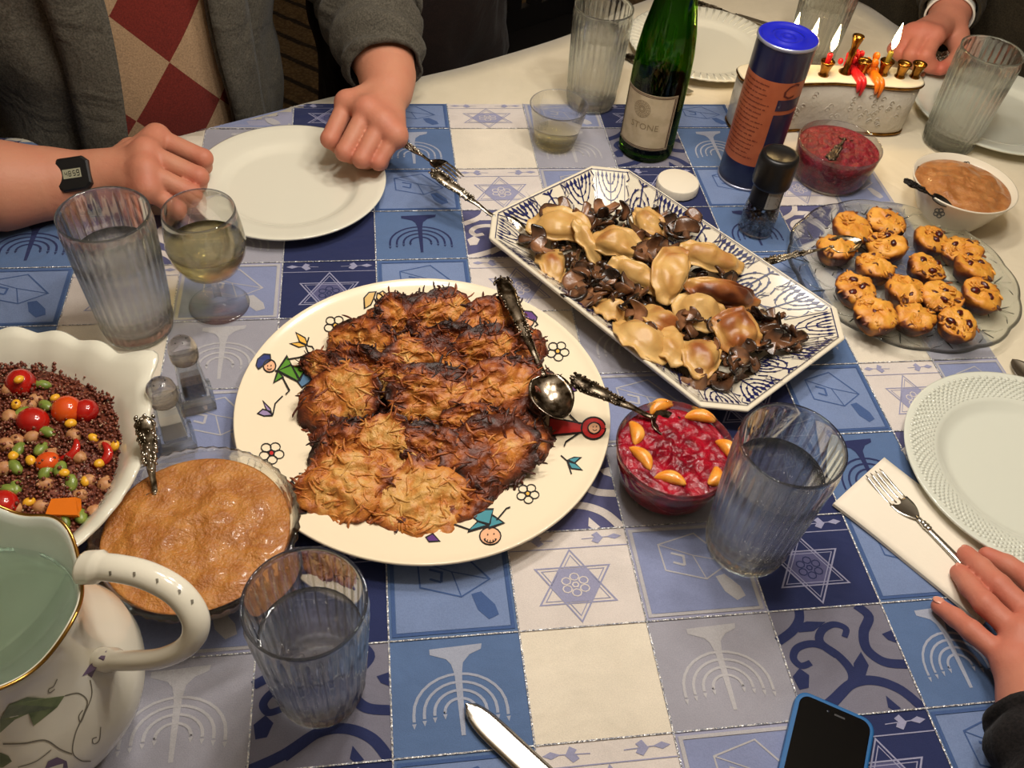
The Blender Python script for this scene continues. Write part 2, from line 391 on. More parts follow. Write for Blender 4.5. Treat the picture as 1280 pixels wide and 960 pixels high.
# ------------------------------------------------------------------ the blue woven runner
PH = 0.204; UX = Vector((math.cos(PH), math.sin(PH))); NX = Vector((-math.sin(PH), math.cos(PH)))
LC = [-.735, -.61, -.487, -.365, -.243, -.122, -.008, .108, .226, .343, .455, .555, .65, .735]   # column seams
K0 = -3
LR = [-.039, .063, .165, .267, .369, .471, .573, .677, .783, .884, .983, 1.078, 1.181, 1.25]     # row seams; row k starts at LR[k-K0]
def rw(u, n): p = UX * u + NX * n; return p.x, p.y
def patchmap(c, r, z):
    u0, u1, n0, n1 = LC[c], LC[c + 1], LR[r], LR[r + 1]
    def fn(x, y):                      # x 0..1 left to right, y 0..1 far edge to near edge
        X, Y = rw(lerp(u0, u1, x), lerp(n1, n0, y)); return drape(X, Y, z)
    return fn
CB = dict(blue=(86, 110, 150), pale=(116, 134, 172), navy=(37, 45, 86), white=(214, 204, 197), cream=(224, 213, 194), grey=(156, 154, 164), lav=(156, 156, 180), gry2=(118, 116, 130), dkblue=(66, 90, 138), star=(150, 150, 178), lavb=(132, 140, 174), mgrey=(156, 161, 178), mlite=(178, 175, 178), purp=(86, 86, 124), nscr=(38, 45, 88))
WV = {n_: woven('weave_' + n_, c) for n_, c in CB.items()}
m_glit = bpy.data.materials.new('silver_thread'); m_glit.use_nodes = True; nt = m_glit.node_tree; N = nt.nodes.new; L = nt.links.new; b = nt.nodes['Principled BSDF']
b.inputs['Metallic'].default_value = 0.5; b.inputs['Roughness'].default_value = 0.3; tc = N('ShaderNodeTexCoord'); n = N('ShaderNodeTexNoise'); n.inputs['Scale'].default_value = 420; n.inputs['Detail'].default_value = 1
L(tc.outputs['Object'], n.inputs[0]); r = N('ShaderNodeValToRGB'); r.color_ramp.elements[0].position = .45; r.color_ramp.elements[0].color = (.42, .44, .52, 1); r.color_ramp.elements[1].position = .56; r.color_ramp.elements[1].color = (.95, .93, .9, 1); L(n.outputs['Fac'], r.inputs[0]); L(r.outputs[0], b.inputs['Base Color'])
bp = N('ShaderNodeBump'); bp.inputs['Strength'].default_value = 1; bp.inputs['Distance'].default_value = .004; L(n.outputs['Fac'], bp.inputs['Height']); L(bp.outputs[0], b.inputs['Normal'])

def menorah(m, fn, w=.022, cx=.5, top=.10, s=1.0):
    q = lambda x, y: fn(cx + (x - .5) * s, top + (y - .1) * s)
    m.poly([(.30, .10), (.70, .08), (.69, .13), (.60, .17), (.545, .24), (.53, .34), (.52, .86), (.49, .86), (.475, .34), (.455, .25), (.42, .20), (.30, .15)], q)
    for rr, yb in ((.34, .72), (.265, .70), (.19, .68), (.115, .66)):
        p = [(.5 - rr, yb)] + arc(.5, .36 + .30, rr, PI, 2 * PI, 14, rr * .95) + [(.5 + rr, yb)]
        m.ribbon(p, w, q)
        for sx in (-1, 1): m.poly([(.5 + sx * rr - .016, yb + .015), (.5 + sx * rr, yb + .06), (.5 + sx * rr + .016, yb + .015)], q)
def star(ml, mf, fn, cx=.5, cy=.58, s=.37, asp=1.0):
    for sg in (1, -1):
        tri = [(cx + s * .95 * math.sin(a), cy - sg * s * math.cos(a)) for a in (0, 2 * PI / 3, 4 * PI / 3)]
        ml.ribbon(tri, .014, fn, True)
        ml.ribbon([(cx + (x - cx) * .84, cy + (y - cy) * .84) for x, y in tri], .008, fn, True)
    hx = [(cx + s * .54 * math.cos(a), cy + s * .54 * math.sin(a)) for a in [R(60 * i) for i in range(6)]]
    mf.poly(hx, fn)
    return cx, cy, s
def rosette(m, fn, cx, cy, s):
    for i in range(6):
        a = R(60 * i + 30); m.ribbon(arc(cx + s * .22 * math.cos(a), cy + s * .22 * math.sin(a), s * .10, 0, 2 * PI, 8), .010, fn)
    m.ribbon(arc(cx, cy, s * .07, 0, 2 * PI, 6), .012, fn)
def leafband(m, fn, x0, sg):
    m.poly([(x0, .09), (x0 + sg * .06, .06), (x0 + sg * .13, .09), (x0 + sg * .06, .12)], fn)
    m.ribbon([(x0 + sg * .12, .09), (x0 + sg * .34, .10)], .008, fn)
    m.poly([(x0 + sg * .16, .10), (x0 + sg * .20, .03), (x0 + sg * .25, .06), (x0 + sg * .22, .10)], fn)
    m.poly([(x0 + sg * .16, .10), (x0 + sg * .21, .16), (x0 + sg * .26, .13), (x0 + sg * .24, .10)], fn)
def dreidel(ml, mf, fn):
    ml.ribbon([(.04, .05), (.96, .05), (.96, .95), (.04, .95)], .03, fn, True)
    body = [(.25, .22), (.58, .12), (.82, .46), (.58, .62), (.26, .50)]
    ml.ribbon(body, .014, fn, True); ml.ribbon([(.25, .22), (.52, .36), (.82, .46)], .010, fn); ml.ribbon([(.52, .36), (.58, .62)], .010, fn)
    ml.ribbon([(.34, .32), (.44, .36), (.43, .46)], .022, fn); ml.ribbon([(.34, .42), (.43, .46)], .022, fn)
    mf.poly([(.66, .60), (.74, .58), (.84, .72), (.86, .82), (.78, .86), (.70, .76)], fn)
def scroll(m, fn):
    def rb(p, w0, w1=None):
        c = catmull([Vector((x, y, 0)) for x, y in p], 6); k = len(c)
        m.ribbon([(v.x, v.y) for v in c], [lerp(w0, w1 if w1 is not None else w0, i / (k - 1)) for i in range(k)], fn)
    rb([(.24, .90), (.40, .78), (.50, .70), (.51, .58), (.43, .43), (.30, .34), (.15, .36), (.08, .45), (.12, .53), (.21, .51)], .085, .055)
    rb([(.45, .46), (.35, .33), (.40, .22), (.52, .17), (.61, .22), (.57, .30)], .08, .05)
    rb([(.78, 0), (.85, .12), (.75, .27), (.72, .43), (.82, .56), (1, .60)], .085)
    rb([(0, .98), (.24, .88), (.48, .73), (.68, .72), (.86, .82), (.98, 1.0)], .085)
    rb([(0, .29), (.15, .20), (.24, .10), (.27, .0)], .08)
    m.poly([(.18, .16), (.30, .12), (.46, .14), (.33, .22), (.20, .22)], fn)
    m.poly([(.52, .68), (.56, .55), (.66, .45), (.68, .58), (.60, .70)], fn)
    m.poly([(.02, .62), (.10, .55), (.16, .62), (.12, .73), (.04, .74)], fn)
    m.poly([(.70, .96), (.72, .86), (.80, .98), (.74, 1.0)], fn); m.poly([(.93, .36), (.90, .30), (1, .27), (1, .40)], fn)
# column kinds: A,B,C... star columns alternate with dreidel columns
colkind = {0: 'white', 1: 'navy', 2: 'blue', 3: 'white', 4: 'grey', 5: 'navy', 6: 'blue', 7: 'white', 8: 'grey', 9: 'navy', 10: 'blue', 11: 'white', 12: 'grey'}
run = thing('table_runner', 'blue, white and grey patchwork runner woven with stars, menorahs and dreidels', 'table runner', (0, 0, -TZ))
def motif(nm, m, key):
    if m.f: return m.build(nm, WV[key], None, smooth=False)
for c in range(len(LC) - 1):
    ck = colkind[c]
    for r in range(len(LR) - 1):
        kk = r + K0
        mid = rw((LC[c] + LC[c + 1]) / 2, (LR[r] + LR[r + 1]) / 2)
        if out_dist(*mid)[0] > .06: continue
        fn = patchmap(c, r, .0012); f2 = patchmap(c, r, .00155); f3 = patchmap(c, r, .0018)
        odd = kk % 2 == 1; alt = kk % 4 == 2
        if odd: base = {'white': 'white', 'navy': 'navy', 'blue': 'blue', 'grey': 'lav'}[ck]
        elif ck == 'white': base = 'purp' if alt else 'cream'
        elif ck == 'navy': base = 'navy' if alt else 'gry2'
        elif ck == 'blue': base = 'blue'
        else: base = 'grey'
        n_ = 7
        pm = MB().grid(lambda i, j: fn(i / (n_ - 1), j / (n_ - 1)), n_, n_)
        p = fix(pm.build('patch', WV[base], run)); p.data.update()
        if p.data.polygons[0].normal.z < 0 and False: p.data.flip_normals()
        A, B_, C_ = MB(1e-5), MB(1e-5), MB(1e-5); nmot = None
        if odd and ck in ('white', 'navy'):
            nmot = 'star_motif'; star(A, B_, f2); rosette(C_, f3, .5, .58, .37); leafband(A, f2, .04, 1); leafband(A, f2, .96, -1); A.ribbon([(0, .19), (1, .19)], .010, f2)
            ks = ('star', 'star', 'white') if ck == 'white' else ('star', 'purp', 'navy')
        elif odd:
            nmot = 'dreidel_motif'; C_.poly([(.06, .07), (.94, .07), (.94, .93), (.06, .93)], f2); f4 = patchmap(c, r, .0019)
            dreidel(A, B_, f4)
            ks = ('dkblue', 'dkblue', 'pale') if ck == 'blue' else ('mlite', 'mlite', 'lavb')
        elif ck in ('blue', 'grey'):
            nmot = 'menorah_motif'; menorah(A, f2); ks = ('nscr' if (alt and ck == 'blue') else ('mgrey' if ck == 'blue' else 'mlite'),) * 3
        elif (ck == 'white' and alt) or (ck == 'navy' and not alt):
            nmot = 'scroll_motif'; scroll(A, f2); ks = ('white' if ck == 'white' else 'navy',) * 3
        if nmot:
            allm = MB()
            for q, mm in enumerate((B_, A, C_) if nmot != 'dreidel_motif' else (C_, B_, A)):
                allm.m = q; allm.add(mm.v, mm.f)
            ms = (ks[1], ks[0], ks[2]) if nmot != 'dreidel_motif' else (ks[2], ks[1], ks[0])
            o = allm.build(nmot, [WV[x] for x in ms], p, smooth=False)
            # strokes may have been wound either way: make them all face up
# silver threads along the seams
for c in range(1, len(LC) - 1):
    g = MB()
    pth = [(LC[c], lerp(LR[0], LR[-1], i / 90)) for i in range(91)]
    pth = [q for q in pth if out_dist(*rw(*q))[0] < .05]
    g.ribbon(pth, .0015, lambda u, n: drape(*rw(u, n), .0022)); g.build('silver_thread', m_glit, run)
for r in range(1, len(LR) - 1):
    g = MB(); pth = [(lerp(LC[0], LC[-1], i / 120), LR[r]) for i in range(121)]
    pth = [q for q in pth if out_dist(*rw(*q))[0] < .05]
    g.ribbon(pth, .0013, lambda u, n: drape(*rw(u, n), .0023)); g.build('silver_thread', m_glit, run)
# ================================================================== tableware
from mathutils.bvhtree import BVHTree
ZC = 0.0027
EYE = Vector((0, 0, CAM_H + TZ))
def surface_of(objs):
    """function that lays a stroke on real surfaces: photo point -> point on the mesh, lifted by a hair"""
    vs = []; fs = []
    for o in objs:
        n = len(vs); M = o.matrix_basis.copy(); p = o.parent
        while p is not None: M = p.matrix_basis @ M; p = p.parent
        vs += [M @ v.co for v in o.data.vertices]; fs += [[i + n for i in f.vertices] for f in o.data.polygons]
    tr = BVHTree.FromPolygons(vs, fs)
    root = objs[0].parent if objs[0].parent is not None else objs[0]
    Mi = root.matrix_basis.inverted()
    def fn(px, py, lift=0.0004):
        d = (W(at(px, py, 0)) - EYE).normalized(); h = tr.ray_cast(EYE, d)
        if h[0] is None:
            h = tr.find_nearest(W(at(px, py, 0.02)))
        nrm = h[1] if h[1].dot(d) < 0 else -h[1]
        return Mi @ (h[0] + nrm * lift)
    return fn
GLASS = glassmat('clear_glass', (.99, 1, .995), clear=.60, edge=.11, f1=.52)
THIN = glassmat('thin_glass', (.99, .99, .98), clear=.92, edge=.25)
WATER = glassmat('water', (1, 1, 1), ior=1.33, clear=.65, edge=.1, f1=.8)
WWINE = glassmat('white_wine', (.985, .96, .82), ior=1.34, clear=.6, tint=(.985, .96, .82))
PORC = mat('white_porcelain', (222, 218, 200), .12, coat=.4)
PORCG = mat('pale_porcelain', (212, 214, 200), .12, coat=.4, bump=.04, bscale=30)
SILVER = mat('old_silver', (190, 182, 168), .22, 1.0, col2=(92, 82, 66), nscale=140, nlo=.42, nhi=.62)
STEEL = mat('polished_steel', (205, 202, 196), .2, 1.0)
GOLD = mat('gold_rim', (176, 134, 66), .25, 1.0)
BLACK = mat('black_plastic', (16, 16, 17), .35)

# ---- ribbed tumblers -------------------------------------------------------
def tumbler(label, base, h, rb, rt, wz, sink=0.0):
    t = thing('ribbed_tumbler', label, 'drinking glass', (base[0], base[1], ZC), group='ribbed water tumblers')
    nr_ = 30; n = nr_ * 6
    zs = [0, .002, .008, .014, .020, .026, .034, .045, .07, .10, .13, h * .90, h * .96, h - .002, h]
    prof = [(lerp(rb, rt, (z / h) ** .9) - (.003 if z == 0 else 0), z) for z in zs]
    inner = [(lerp(rb, rt, (z / h) ** .9) - (.0026 if z > .03 else .004 + (.03 - z) * .2), z) for z in (h, h - .002, h * .96, .12, .09, .06, .035, .020, .0145)]
    inner[0] = (inner[0][0] + .0008, h)
    P_ = prof + inner + [(.002, .0125)]
    no = len(prof)
    def rf(a, i):
        if i >= no: return 1.0
        z = zs[i]
        k = abs(math.cos(a * nr_ / 2))
        if z < .004 or z > h * .955: return 1
        if z < .030: return 1 + .050 * k * math.sin(PI * (z - .004) / .026)     # pressed drops around the foot
        return 1 + .045 * (1 - k) * min(1, (h * .955 - z) / .01)
    g = MB().lathe(P_, n, rf, cap0=True, cap1=True); fix(g.build('glass', GLASS, t))
    wp = [(.001, .0130)] + [(r_ + .0003, z) for r_, z in reversed(inner) if z < wz - .001]
    rw_ = lerp(rb, rt, (wz / h) ** .9) - .0023
    wp += [(rw_, wz - .0002), (rw_ - .0012, wz - .0009), (rw_ - .004, wz - .0012), (.001, wz - .0012)]
    mw = MB().lathe(wp, 64, cap0=True, cap1=True); fix(mw.build('water', WATER, t))
    bb = MB()
    for i in range(9):
        a = rnd.uniform(0, 6.28); q = rnd.uniform(.3, .9) * rw_; bb.ball((q * math.cos(a), q * math.sin(a), wz - .0012), rnd.uniform(.0012, .0024), 8, 5)
    bb.build('bubbles', WATER, t, kind='stuff')
    return t
tumbler('tall ribbed water glass nearest the man with the watch, beside the wine glass', at(175, 411)[:2], .160, .037, .0455, .112)
tumbler('ribbed water glass at the front between the applesauce bowl and the knife', at(402, 862)[:2], .150, .0350, .0455, .100)
tumbler('ribbed water glass in front of the cranberry bowl with orange segments', at(929, 682)[:2], .160, .0385, .0465, .116)
tumbler('ribbed water glass standing just left of the green wine bottle', at(737, 130)[:2], .155, .0365, .0435, .115)
tumbler('ribbed water glass behind the white bowl of applesauce', at(1183, 180)[:2], .155, .0385, .0455, .115)
tumbler('ribbed water glass behind the menorah at the top edge', at(1009, 78)[:2], .150, .0385, .046, .105)

# ---- wine glass, plastic cup ------------------------------------------------
wg = thing('wine_glass', 'stemmed wine glass of white wine at the edge of the white dinner plate', 'wine glass', (*at(275, 383)[:2], ZC))
op = [(.034, 0), (.0345, .0012), (.030, .0022), (.012, .004), (.0055, .008), (.0042, .016), (.0042, .034), (.006, .042), (.018, .050), (.032, .061), (.0405, .078), (.0430, .094), (.0415, .112), (.0385, .134), (.0378, .1375)]
ip = [(.0370, .1375), (.0378, .134), (.0406, .112), (.0420, .094), (.0394, .078), (.031, .0625), (.018, .0525), (.002, .048)]
fix(MB().lathe(op + ip, 64, cap0=True, cap1=True).build('glass', THIN, wg))
wl = .092
fix(MB().lathe([(.001, .0484), (.0182, .0527), (.0312, .0627), (.0396, .078), (.0421, wl - .001), (.0405, wl - .0016), (.001, wl - .0016)], 64, cap0=True, cap1=True).build('wine', WWINE, wg))
pc = thing('plastic_cup', 'low clear plastic cup with a little wine left, in front of a tumbler', 'cup', (*at(693, 181)[:2], ZC))
fix(MB().lathe([(.027, 0), (.0285, .0015), (.033, .02), (.0415, .062), (.0425, .0635), (.0415, .0645), (.0405, .062), (.0320, .02), (.0275, .003), (.001, .0025)], 64, cap0=True, cap1=True).build('cup', THIN, pc))
fix(MB().lathe([(.001, .0027), (.0277, .0032), (.0319, .0185), (.0305, .0180), (.001, .0180)], 48, cap0=True, cap1=True).build('wine', WWINE, pc))

# ---- wine bottle --------------------------------------------------------------
bt_p = at(806, 187)
bt = thing('wine_bottle', 'green glass wine bottle with a cream label in front of the top plate', 'bottle', (bt_p.x, bt_p.y, ZC))
GREEN = glassmat('green_glass', (.60, .76, .36), clear=.6, tint=(.60, .76, .34))
op = [(.036, 0), (.0395, .003), (.0405, .010), (.0405, .13), (.0395, .155), (.036, .185), (.0290, .22), (.0215, .255), (.0160, .285), (.0148, .31), (.0148, .333), (.0162, .335), (.0162, .345), (.0148, .346)]
ip = [(.0105, .346), (.0112, .31), (.0125, .285), (.018, .255), (.0255, .22), (.0325, .185), (.0362, .155), (.0372, .13), (.0372, .012), (.02, .008), (.001, .018)]
fix(MB().lathe(op + ip, 64, cap0=True, cap1=True).build('glass', GREEN, bt))
DWINE = glassmat('wine_in_bottle', (.12, .15, .06), ior=1.34, clear=.1, tint=(.05, .08, .02))
fix(MB().lathe([(.001, .0185), (.02, .0085), (.0374, .0125), (.0374, .120), (.001, .120)], 48, cap0=True, cap1=True).build('wine', DWINE, bt))
def cyl_patch(name, m, parent, r, a0, a1, z0, z1, n=20, th=.0004):
    mb = MB(); mb.grid(lambda i, j: ((r + th) * math.cos(lerp(a0, a1, i / n)), (r + th) * math.sin(lerp(a0, a1, i / n)), lerp(z0, z1, j)), n + 1, 2)
    return fix(mb.build(name, m, parent))
LABEL = mat('label_paper', (196, 178, 146), .7, col2=(182, 164, 132), nscale=60)
BROWN = mat('label_brown_print', (70, 38, 26), .6); TAN = mat('label_tan_print', (140, 122, 92), .7)
def text_on_cyl(txt, size, parent, name, m, r, a, z, shear=0, vertical=False, bold=0.0):
    """raised print: lettering bent around a cylinder, reading left to right as seen from outside"""
    cu = bpy.data.curves.new('lettering', 'FONT'); cu.body = txt; cu.size = size; cu.align_x = 'CENTER'; cu.align_y = 'CENTER'; cu.resolution_u = 2; cu.shear = shear; cu.offset = bold
    tmp = bpy.data.objects.new('lettering', cu); COL.objects.link(tmp)
    dg = bpy.context.evaluated_depsgraph_get(); me = bpy.data.meshes.new_from_object(tmp.evaluated_get(dg)); bpy.data.objects.remove(tmp); bpy.data.curves.remove(cu)
    for v in me.vertices:
        x, y = v.co.x, v.co.y
        th = a + x / r; v.co = Vector((r * math.cos(th), r * math.sin(th), z + y))
    me.materials.clear(); me.materials.append(m); me.name = name
    o = bpy.data.objects.new(name, me); COL.objects.link(o); o.parent = parent
    return o
la = R(-112)                       # the label faces the near left
lb = cyl_patch('label', LABEL, bt, .0405, la - R(62), la + R(62), .022, .108)
cyl = lambda r, a0=0, z0=0: (lambda x, y: Vector((r * math.cos(a0 + x / r), r * math.sin(a0 + x / r), z0 + y)))
mb = MB(); fn = cyl(.0412, la, .022); hw = .0405 * R(62)
for o_ in (.0015, .0035): mb.ribbon([(lerp(-hw + o_, hw - o_, i / 24), o_) for i in range(25)] + [(lerp(hw - o_, -hw + o_, i / 24), .086 - o_) for i in range(25)], .0009, fn, True)
mb.build('label_border', BROWN, lb)
mb = MB(); fn = cyl(.0412, la - R(8), .084)
for rr in (.0125, .0105, .008, .005, .0028): mb.ribbon(arc(0, 0, rr, 0, 2 * PI, 20), .0006, fn)
for i in range(16):
    a = 2 * PI * i / 16; mb.ribbon([(.003 * math.cos(a), .003 * math.sin(a)), (.0122 * math.cos(a), .0122 * math.sin(a))], .0005, fn)
mb.build('label_emblem', TAN, lb)
text_on_cyl('STONE', .0135, lb, 'label_lettering', TAN, .0412, la + R(3), .058)
text_on_cyl('Riesling', .0055, lb, 'label_lettering', TAN, .0412, la + R(0), .047) if False else None
cyl_patch('back_label', LABEL, bt, .0405, la + R(118), la + R(170), .035, .10)

# ---- cardboard candle tube with blue lid -----------------------------------------
ct_p = at(930, 221)
ct = thing('cardboard_tube', 'tall blue and orange printed cardboard tube with a bright blue plastic lid', 'tube', (ct_p.x, ct_p.y, ZC))
NAVY = mat('navy_print', (19, 22, 58), .35, coat=.3); ORANGE = mat('orange_print', (176, 96, 62), .45, col2=(166, 86, 54), nscale=40); BLUEP = mat('blue_plastic', (28, 34, 176), .22, coat=.3)
RT = .0385; HT = .214
for nm, z0, z1, m_ in (('bottom_band', .0015, .040, NAVY), ('printed_band', .040, .168, ORANGE), ('top_band', .168, HT - .004, NAVY)):
    fix(MB().lathe([(RT, z0), (RT, z1)] if z0 > .01 else [(RT - .002, 0), (RT, z0), (RT, z1)], 64).build(nm, m_, ct))
TINRIM = mat('tin_rim', (170, 172, 190), .3, .6)
fix(MB().lathe([(RT - .003, 0), (RT + .0012, 0), (RT + .0012, .0022), (RT, .003)], 64, cap0=True).build('tin_bottom', TINRIM, ct))
fix(MB().lathe([(RT, HT - .005), (RT + .0014, HT - .004), (RT + .0014, HT - .001), (RT, HT)], 64).build('tin_rim', TINRIM, ct))
ldp = [(RT, HT), (RT - .002, HT + .001), (RT - .004, HT - .002), (RT - .008, HT - .003), (.021, HT - .003), (.020, HT - .001), (.017, HT - .001), (.016, HT - .003), (.010, HT - .003), (.009, HT - .0015), (.006, HT - .0015), (.005, HT - .003), (.001, HT - .003)]
fix(MB().lathe(ldp, 64, cap1=True).build('plastic_lid', BLUEP, ct))
# rows of small print, a navy panel and the large script initial
mb = MB(); fn = cyl(RT + .0005, R(-128), 0); DK = mat('dark_red_print', (92, 34, 26), .6)
for row in range(17):
    y = .160 - row * .0068; x = -.030 + (row % 3) * .001; end = .018 - (row % 4) * .003 - (.006 if row < 2 else 0)
    while x < end:
        wl_ = rnd.uniform(.003, .008); q = x
        while q < min(x + wl_, end):           # each word: a run of little strokes
            s_ = rnd.choice((.0012, .0016, .0022)); mb.ribbon([(q, y), (q + .0004, y + s_), (q + .0009, y + .0002)], .0006, fn); q += .0013
        x += wl_ + .0016
mb.build('small_print', DK, ct, smooth=False)
pa = cyl_patch('navy_panel', NAVY, ct, RT, R(-86), R(-30), .040, .122)
cyl_patch('navy_panel', NAVY, ct, RT, R(-86), R(-30), .128, .144)
text_on_cyl('C', .030, ct, 'script_lettering', DK, RT + .0006, R(-70), .155, .3)
# ---- pepper grinder, jar lid --------------------------------------------------------
pg_p = at(943, 288)
pg = thing('pepper_grinder', 'small pepper grinder with a black cap and peppercorns in its glass jar', 'grinder', (pg_p.x, pg_p.y, ZC))
fix(MB().lathe([(.020, 0), (.0235, .002), (.0235, .03), (.0215, .046), (.0195, .058), (.0195, .070), (.0175, .070), (.0175, .058), (.0195, .046), (.0215, .03), (.0215, .004), (.001, .003)], 40, cap0=True, cap1=True).build('jar', THIN, pg))
PEP = mat('peppercorn', (38, 28, 22), .6, col2=(86, 66, 48), nscale=300)
mb = MB()
for i in range(260):
    a = rnd.uniform(0, 6.28); q = .0192 * math.sqrt(rnd.uniform(.35, 1)); mb.ball((q * math.cos(a), q * math.sin(a), rnd.uniform(.006, .038)), .0024, 6, 4)
mb.build('peppercorns', PEP, pg, kind='stuff')
sl = mat('black_label', (20, 20, 22), .4)
cyl_patch('label', sl, pg, .0205, 0, 2 * PI, .046, .076, 40)
wlb = cyl_patch('white_label_panel', mat('label_white', (150, 148, 140), .6), pg, .0209, R(-100), R(-45), .048, .074)
mb = MB(); fn = cyl(.0216, R(-72), .05)
for i in range(9): mb.ribbon([(-.008, .002 + i * .0024), (.008 - (i % 3) * .002, .002 + i * .0024)], .0007, fn)
mb.build('barcode_lines', sl, wlb)
fix(MB().lathe([(.0205, .073), (.0240, .075), (.0250, .079), (.0250, .112), (.0238, .119), (.0195, .1205), (.018, .1195), (.001, .1195)], 48, lambda a, i: 1 + (.012 * math.cos(a * 24) if i in (2, 3) else 0), cap0=True, cap1=True).build('grinder_cap', BLACK, pg))
jl = MB().lathe([(.0285, 0), (.0300, .0015), (.0300, .0115), (.0290, .0135), (.0265, .0145), (.001, .0145)], 72, lambda a, i: 1 + (.010 * math.cos(a * 48) if i in (1, 2) else 0), cap0=True, cap1=True)
tag(fix(jl.build('jar_lid', mat('white_plastic', (226, 216, 196), .4), None, W((*at(845, 238)[:2], ZC)), smooth=True, auto=40)), 'round white plastic jar lid lying between the bottle and the mushroom dish', 'lid')

# ---- plates ---------------------------------------------------------------------------
def plate(name, label, c, r, m, group, z=ZC, rim=.020, flute=None, emb=False):
    t = thing(name, label, 'plate', (c[0], c[1], z), group=group)
    top = [(.001, .005), (r * .60, .005), (r * .66, .0065), (r * .705, .0115), (r * .74, .0135), (r * .80, .0150), (r * .86, .0165), (r * .92, .0180), (r * .985, rim), (r, rim - .0003)]
    bot = [(r * .995, rim - .003), (r * .74, .0095), (r * .66, .002), (r * .56, 0), (r * .54, .0015), (.001, .0018)]
    n = 120
    rf = None
    if flute: rf = lambda a, i: 1 + (.006 * math.cos(a * flute) if i in (8, 9, 10) else 0)
    mb = MB().lathe(list(reversed(bot)) + list(reversed(top)) if False else top + bot, n, rf)
    o = fix(mb.build('dish', m, t))
    if emb:
        e = MB()
        for k_ in range(9):
            rr = r * (.765 + .022 * k_); zz = lerp(.0140, rim - .001, k_ / 8)
            for j in range(96):
                a = 2 * PI * (j + .5 * (k_ % 2)) / 96; e.ball((rr * math.cos(a), rr * math.sin(a), zz), (.0026, .0026, .0002), 6, 3, Matrix.Rotation(a, 3, 'Z'))
        e.build('basketweave_relief', m, t, kind='stuff')
    if flute:
        e = MB()
        for j in range(flute):
            a = 2 * PI * j / flute; c_, s_ = math.cos(a), math.sin(a)
            e.tube([(rr * r * c_, rr * r * s_, zz) for rr, zz in ((.76, .0143), (.86, .0167), (.97, rim - .0004))], [.0006, .0016, .0022], 6)
        e.build('fluted_relief', m, t, kind='stuff')
    return t
plate('dinner_plate', 'plain white dinner plate in front of the man with the watch', (-.325, .985), .128, PORC, 'white dinner plates')
plate('dinner_plate', 'white dinner plate with basketweave rim beside the napkin and fork', (.562, .628), .137, PORCG, 'white dinner plates', emb=True)
plate('dinner_plate', 'white dinner plate with fluted rim behind the wine bottle', (.262, 1.500), .131, PORC, 'white dinner plates', flute=60)
plate('dinner_plate', 'white dinner plate at the right, under the hand of the man in dark olive', (.735, 1.385), .136, PORCG, 'white dinner plates')

# ---- big painted platter ------------------------------------------------------------------
pl = thing('painted_platter', 'big round cream platter painted with children and flowers, heaped with potato pancakes', 'platter', (-.088, .617, ZC))
CREAM = mat('cream_glaze', (238, 222, 192), .18, coat=.3)
Rp = .1945
pdisc = MB().lathe([(.001, .006), (.095, .006), (.103, .0075), (.111, .0125), (.118, .0145), (.15, .0175), (.180, .0215), (.190, .0245), (.1935, .0268), (Rp, .0268), (Rp + .001, .0250), (.1925, .0220), (.15, .0130), (.115, .008), (.105, .001), (.095, 0), (.093, .0015), (.001, .0015)], 144)
pdish = fix(pdisc.build('dish', CREAM, pl))
INK = mat('ink_black', (18, 16, 18), .35)
def paint(c): return mat('paint_%02x%02x%02x' % c, c, .3)
onp = surface_of([pdish])
def art(name, polys, lines, label=None):
    """painted figure: filled shapes and black outlines in photo coordinates of the crop (x/2.56+280, y/2.56+340)"""
    ms = [INK]; mb = MB(7e-5); fn = lambda x, y: onp(280 + x / 2.56, 340 + y / 2.56)
    for colr, pts, *_q in polys:
        m_ = paint(colr)
        if m_ not in ms: ms.append(m_)
        mb.m = ms.index(m_); mb.poly(pts, fn)
    mb.m = 0
    for colr, pts, *nol in polys:
        if len(pts) > 2 and not nol: mb.ribbon(pts, 4.2, fn, True)
    for l in lines:
        wd_ = 4.6
        if isinstance(l, tuple) and isinstance(l[1], (int, float)) and not isinstance(l[0], (int, float)): l, wd_ = l
        mb.ribbon(l, wd_, fn)
    o = mb.build(name, ms, pl, smooth=False)
    if label: o['label'] = label
    return o
def circ(x, y, r, ry=None, n=16): return arc(x, y, r, 0, 2 * PI * (n - 1) / n, n - 1, ry)
SKIN_P, GREENP, BLUEPT, NAVYP, PURP, REDP, TEAL, YEL, BRN = (232, 176, 136), (86, 140, 44), (84, 118, 150), (34, 48, 110), (92, 52, 120), (190, 40, 40), (70, 140, 152), (232, 178, 76), (52, 26, 20)
def face(x, y): return [([(x - 7, y - 3), (x - 4, y - 3)], 4), ([(x + 4, y - 4), (x + 7, y - 4)], 4), (arc(x, y + 1, 8, R(30), R(150), 6), 2.2)]
art('painted_boy', [(SKIN_P, circ(146, 302, 20)), (NAVYP, [(103, 300), (108, 280), (128, 264), (148, 266), (150, 284), (130, 298), (110, 312)]), (GREENP, [(203, 270), (216, 298), (170, 318)]), (GREENP, [(216, 300), (262, 310), (244, 350)]), (GREENP, [(172, 318), (240, 354), (216, 300)]), (GREENP, [(172, 320), (160, 356), (190, 338)]), (BLUEPT, [(262, 312), (284, 348), (250, 372), (236, 354)])],
    [[(203, 282), (240, 276), (264, 270), (262, 262)], [(188, 340), (210, 382), (198, 394)], [(164, 318), (172, 320)]] + face(146, 306), 'boy in a green shirt and blue hat painted on the rim')
art('painted_tulip', [(YEL, [(230, 195), (260, 212), (268, 236), (242, 224)]), (YEL, [(212, 230), (240, 226), (264, 237), (240, 242)])], [[(272, 210), (262, 240), (270, 262)], ([(268, 238), (282, 240), (288, 250)], 4)])
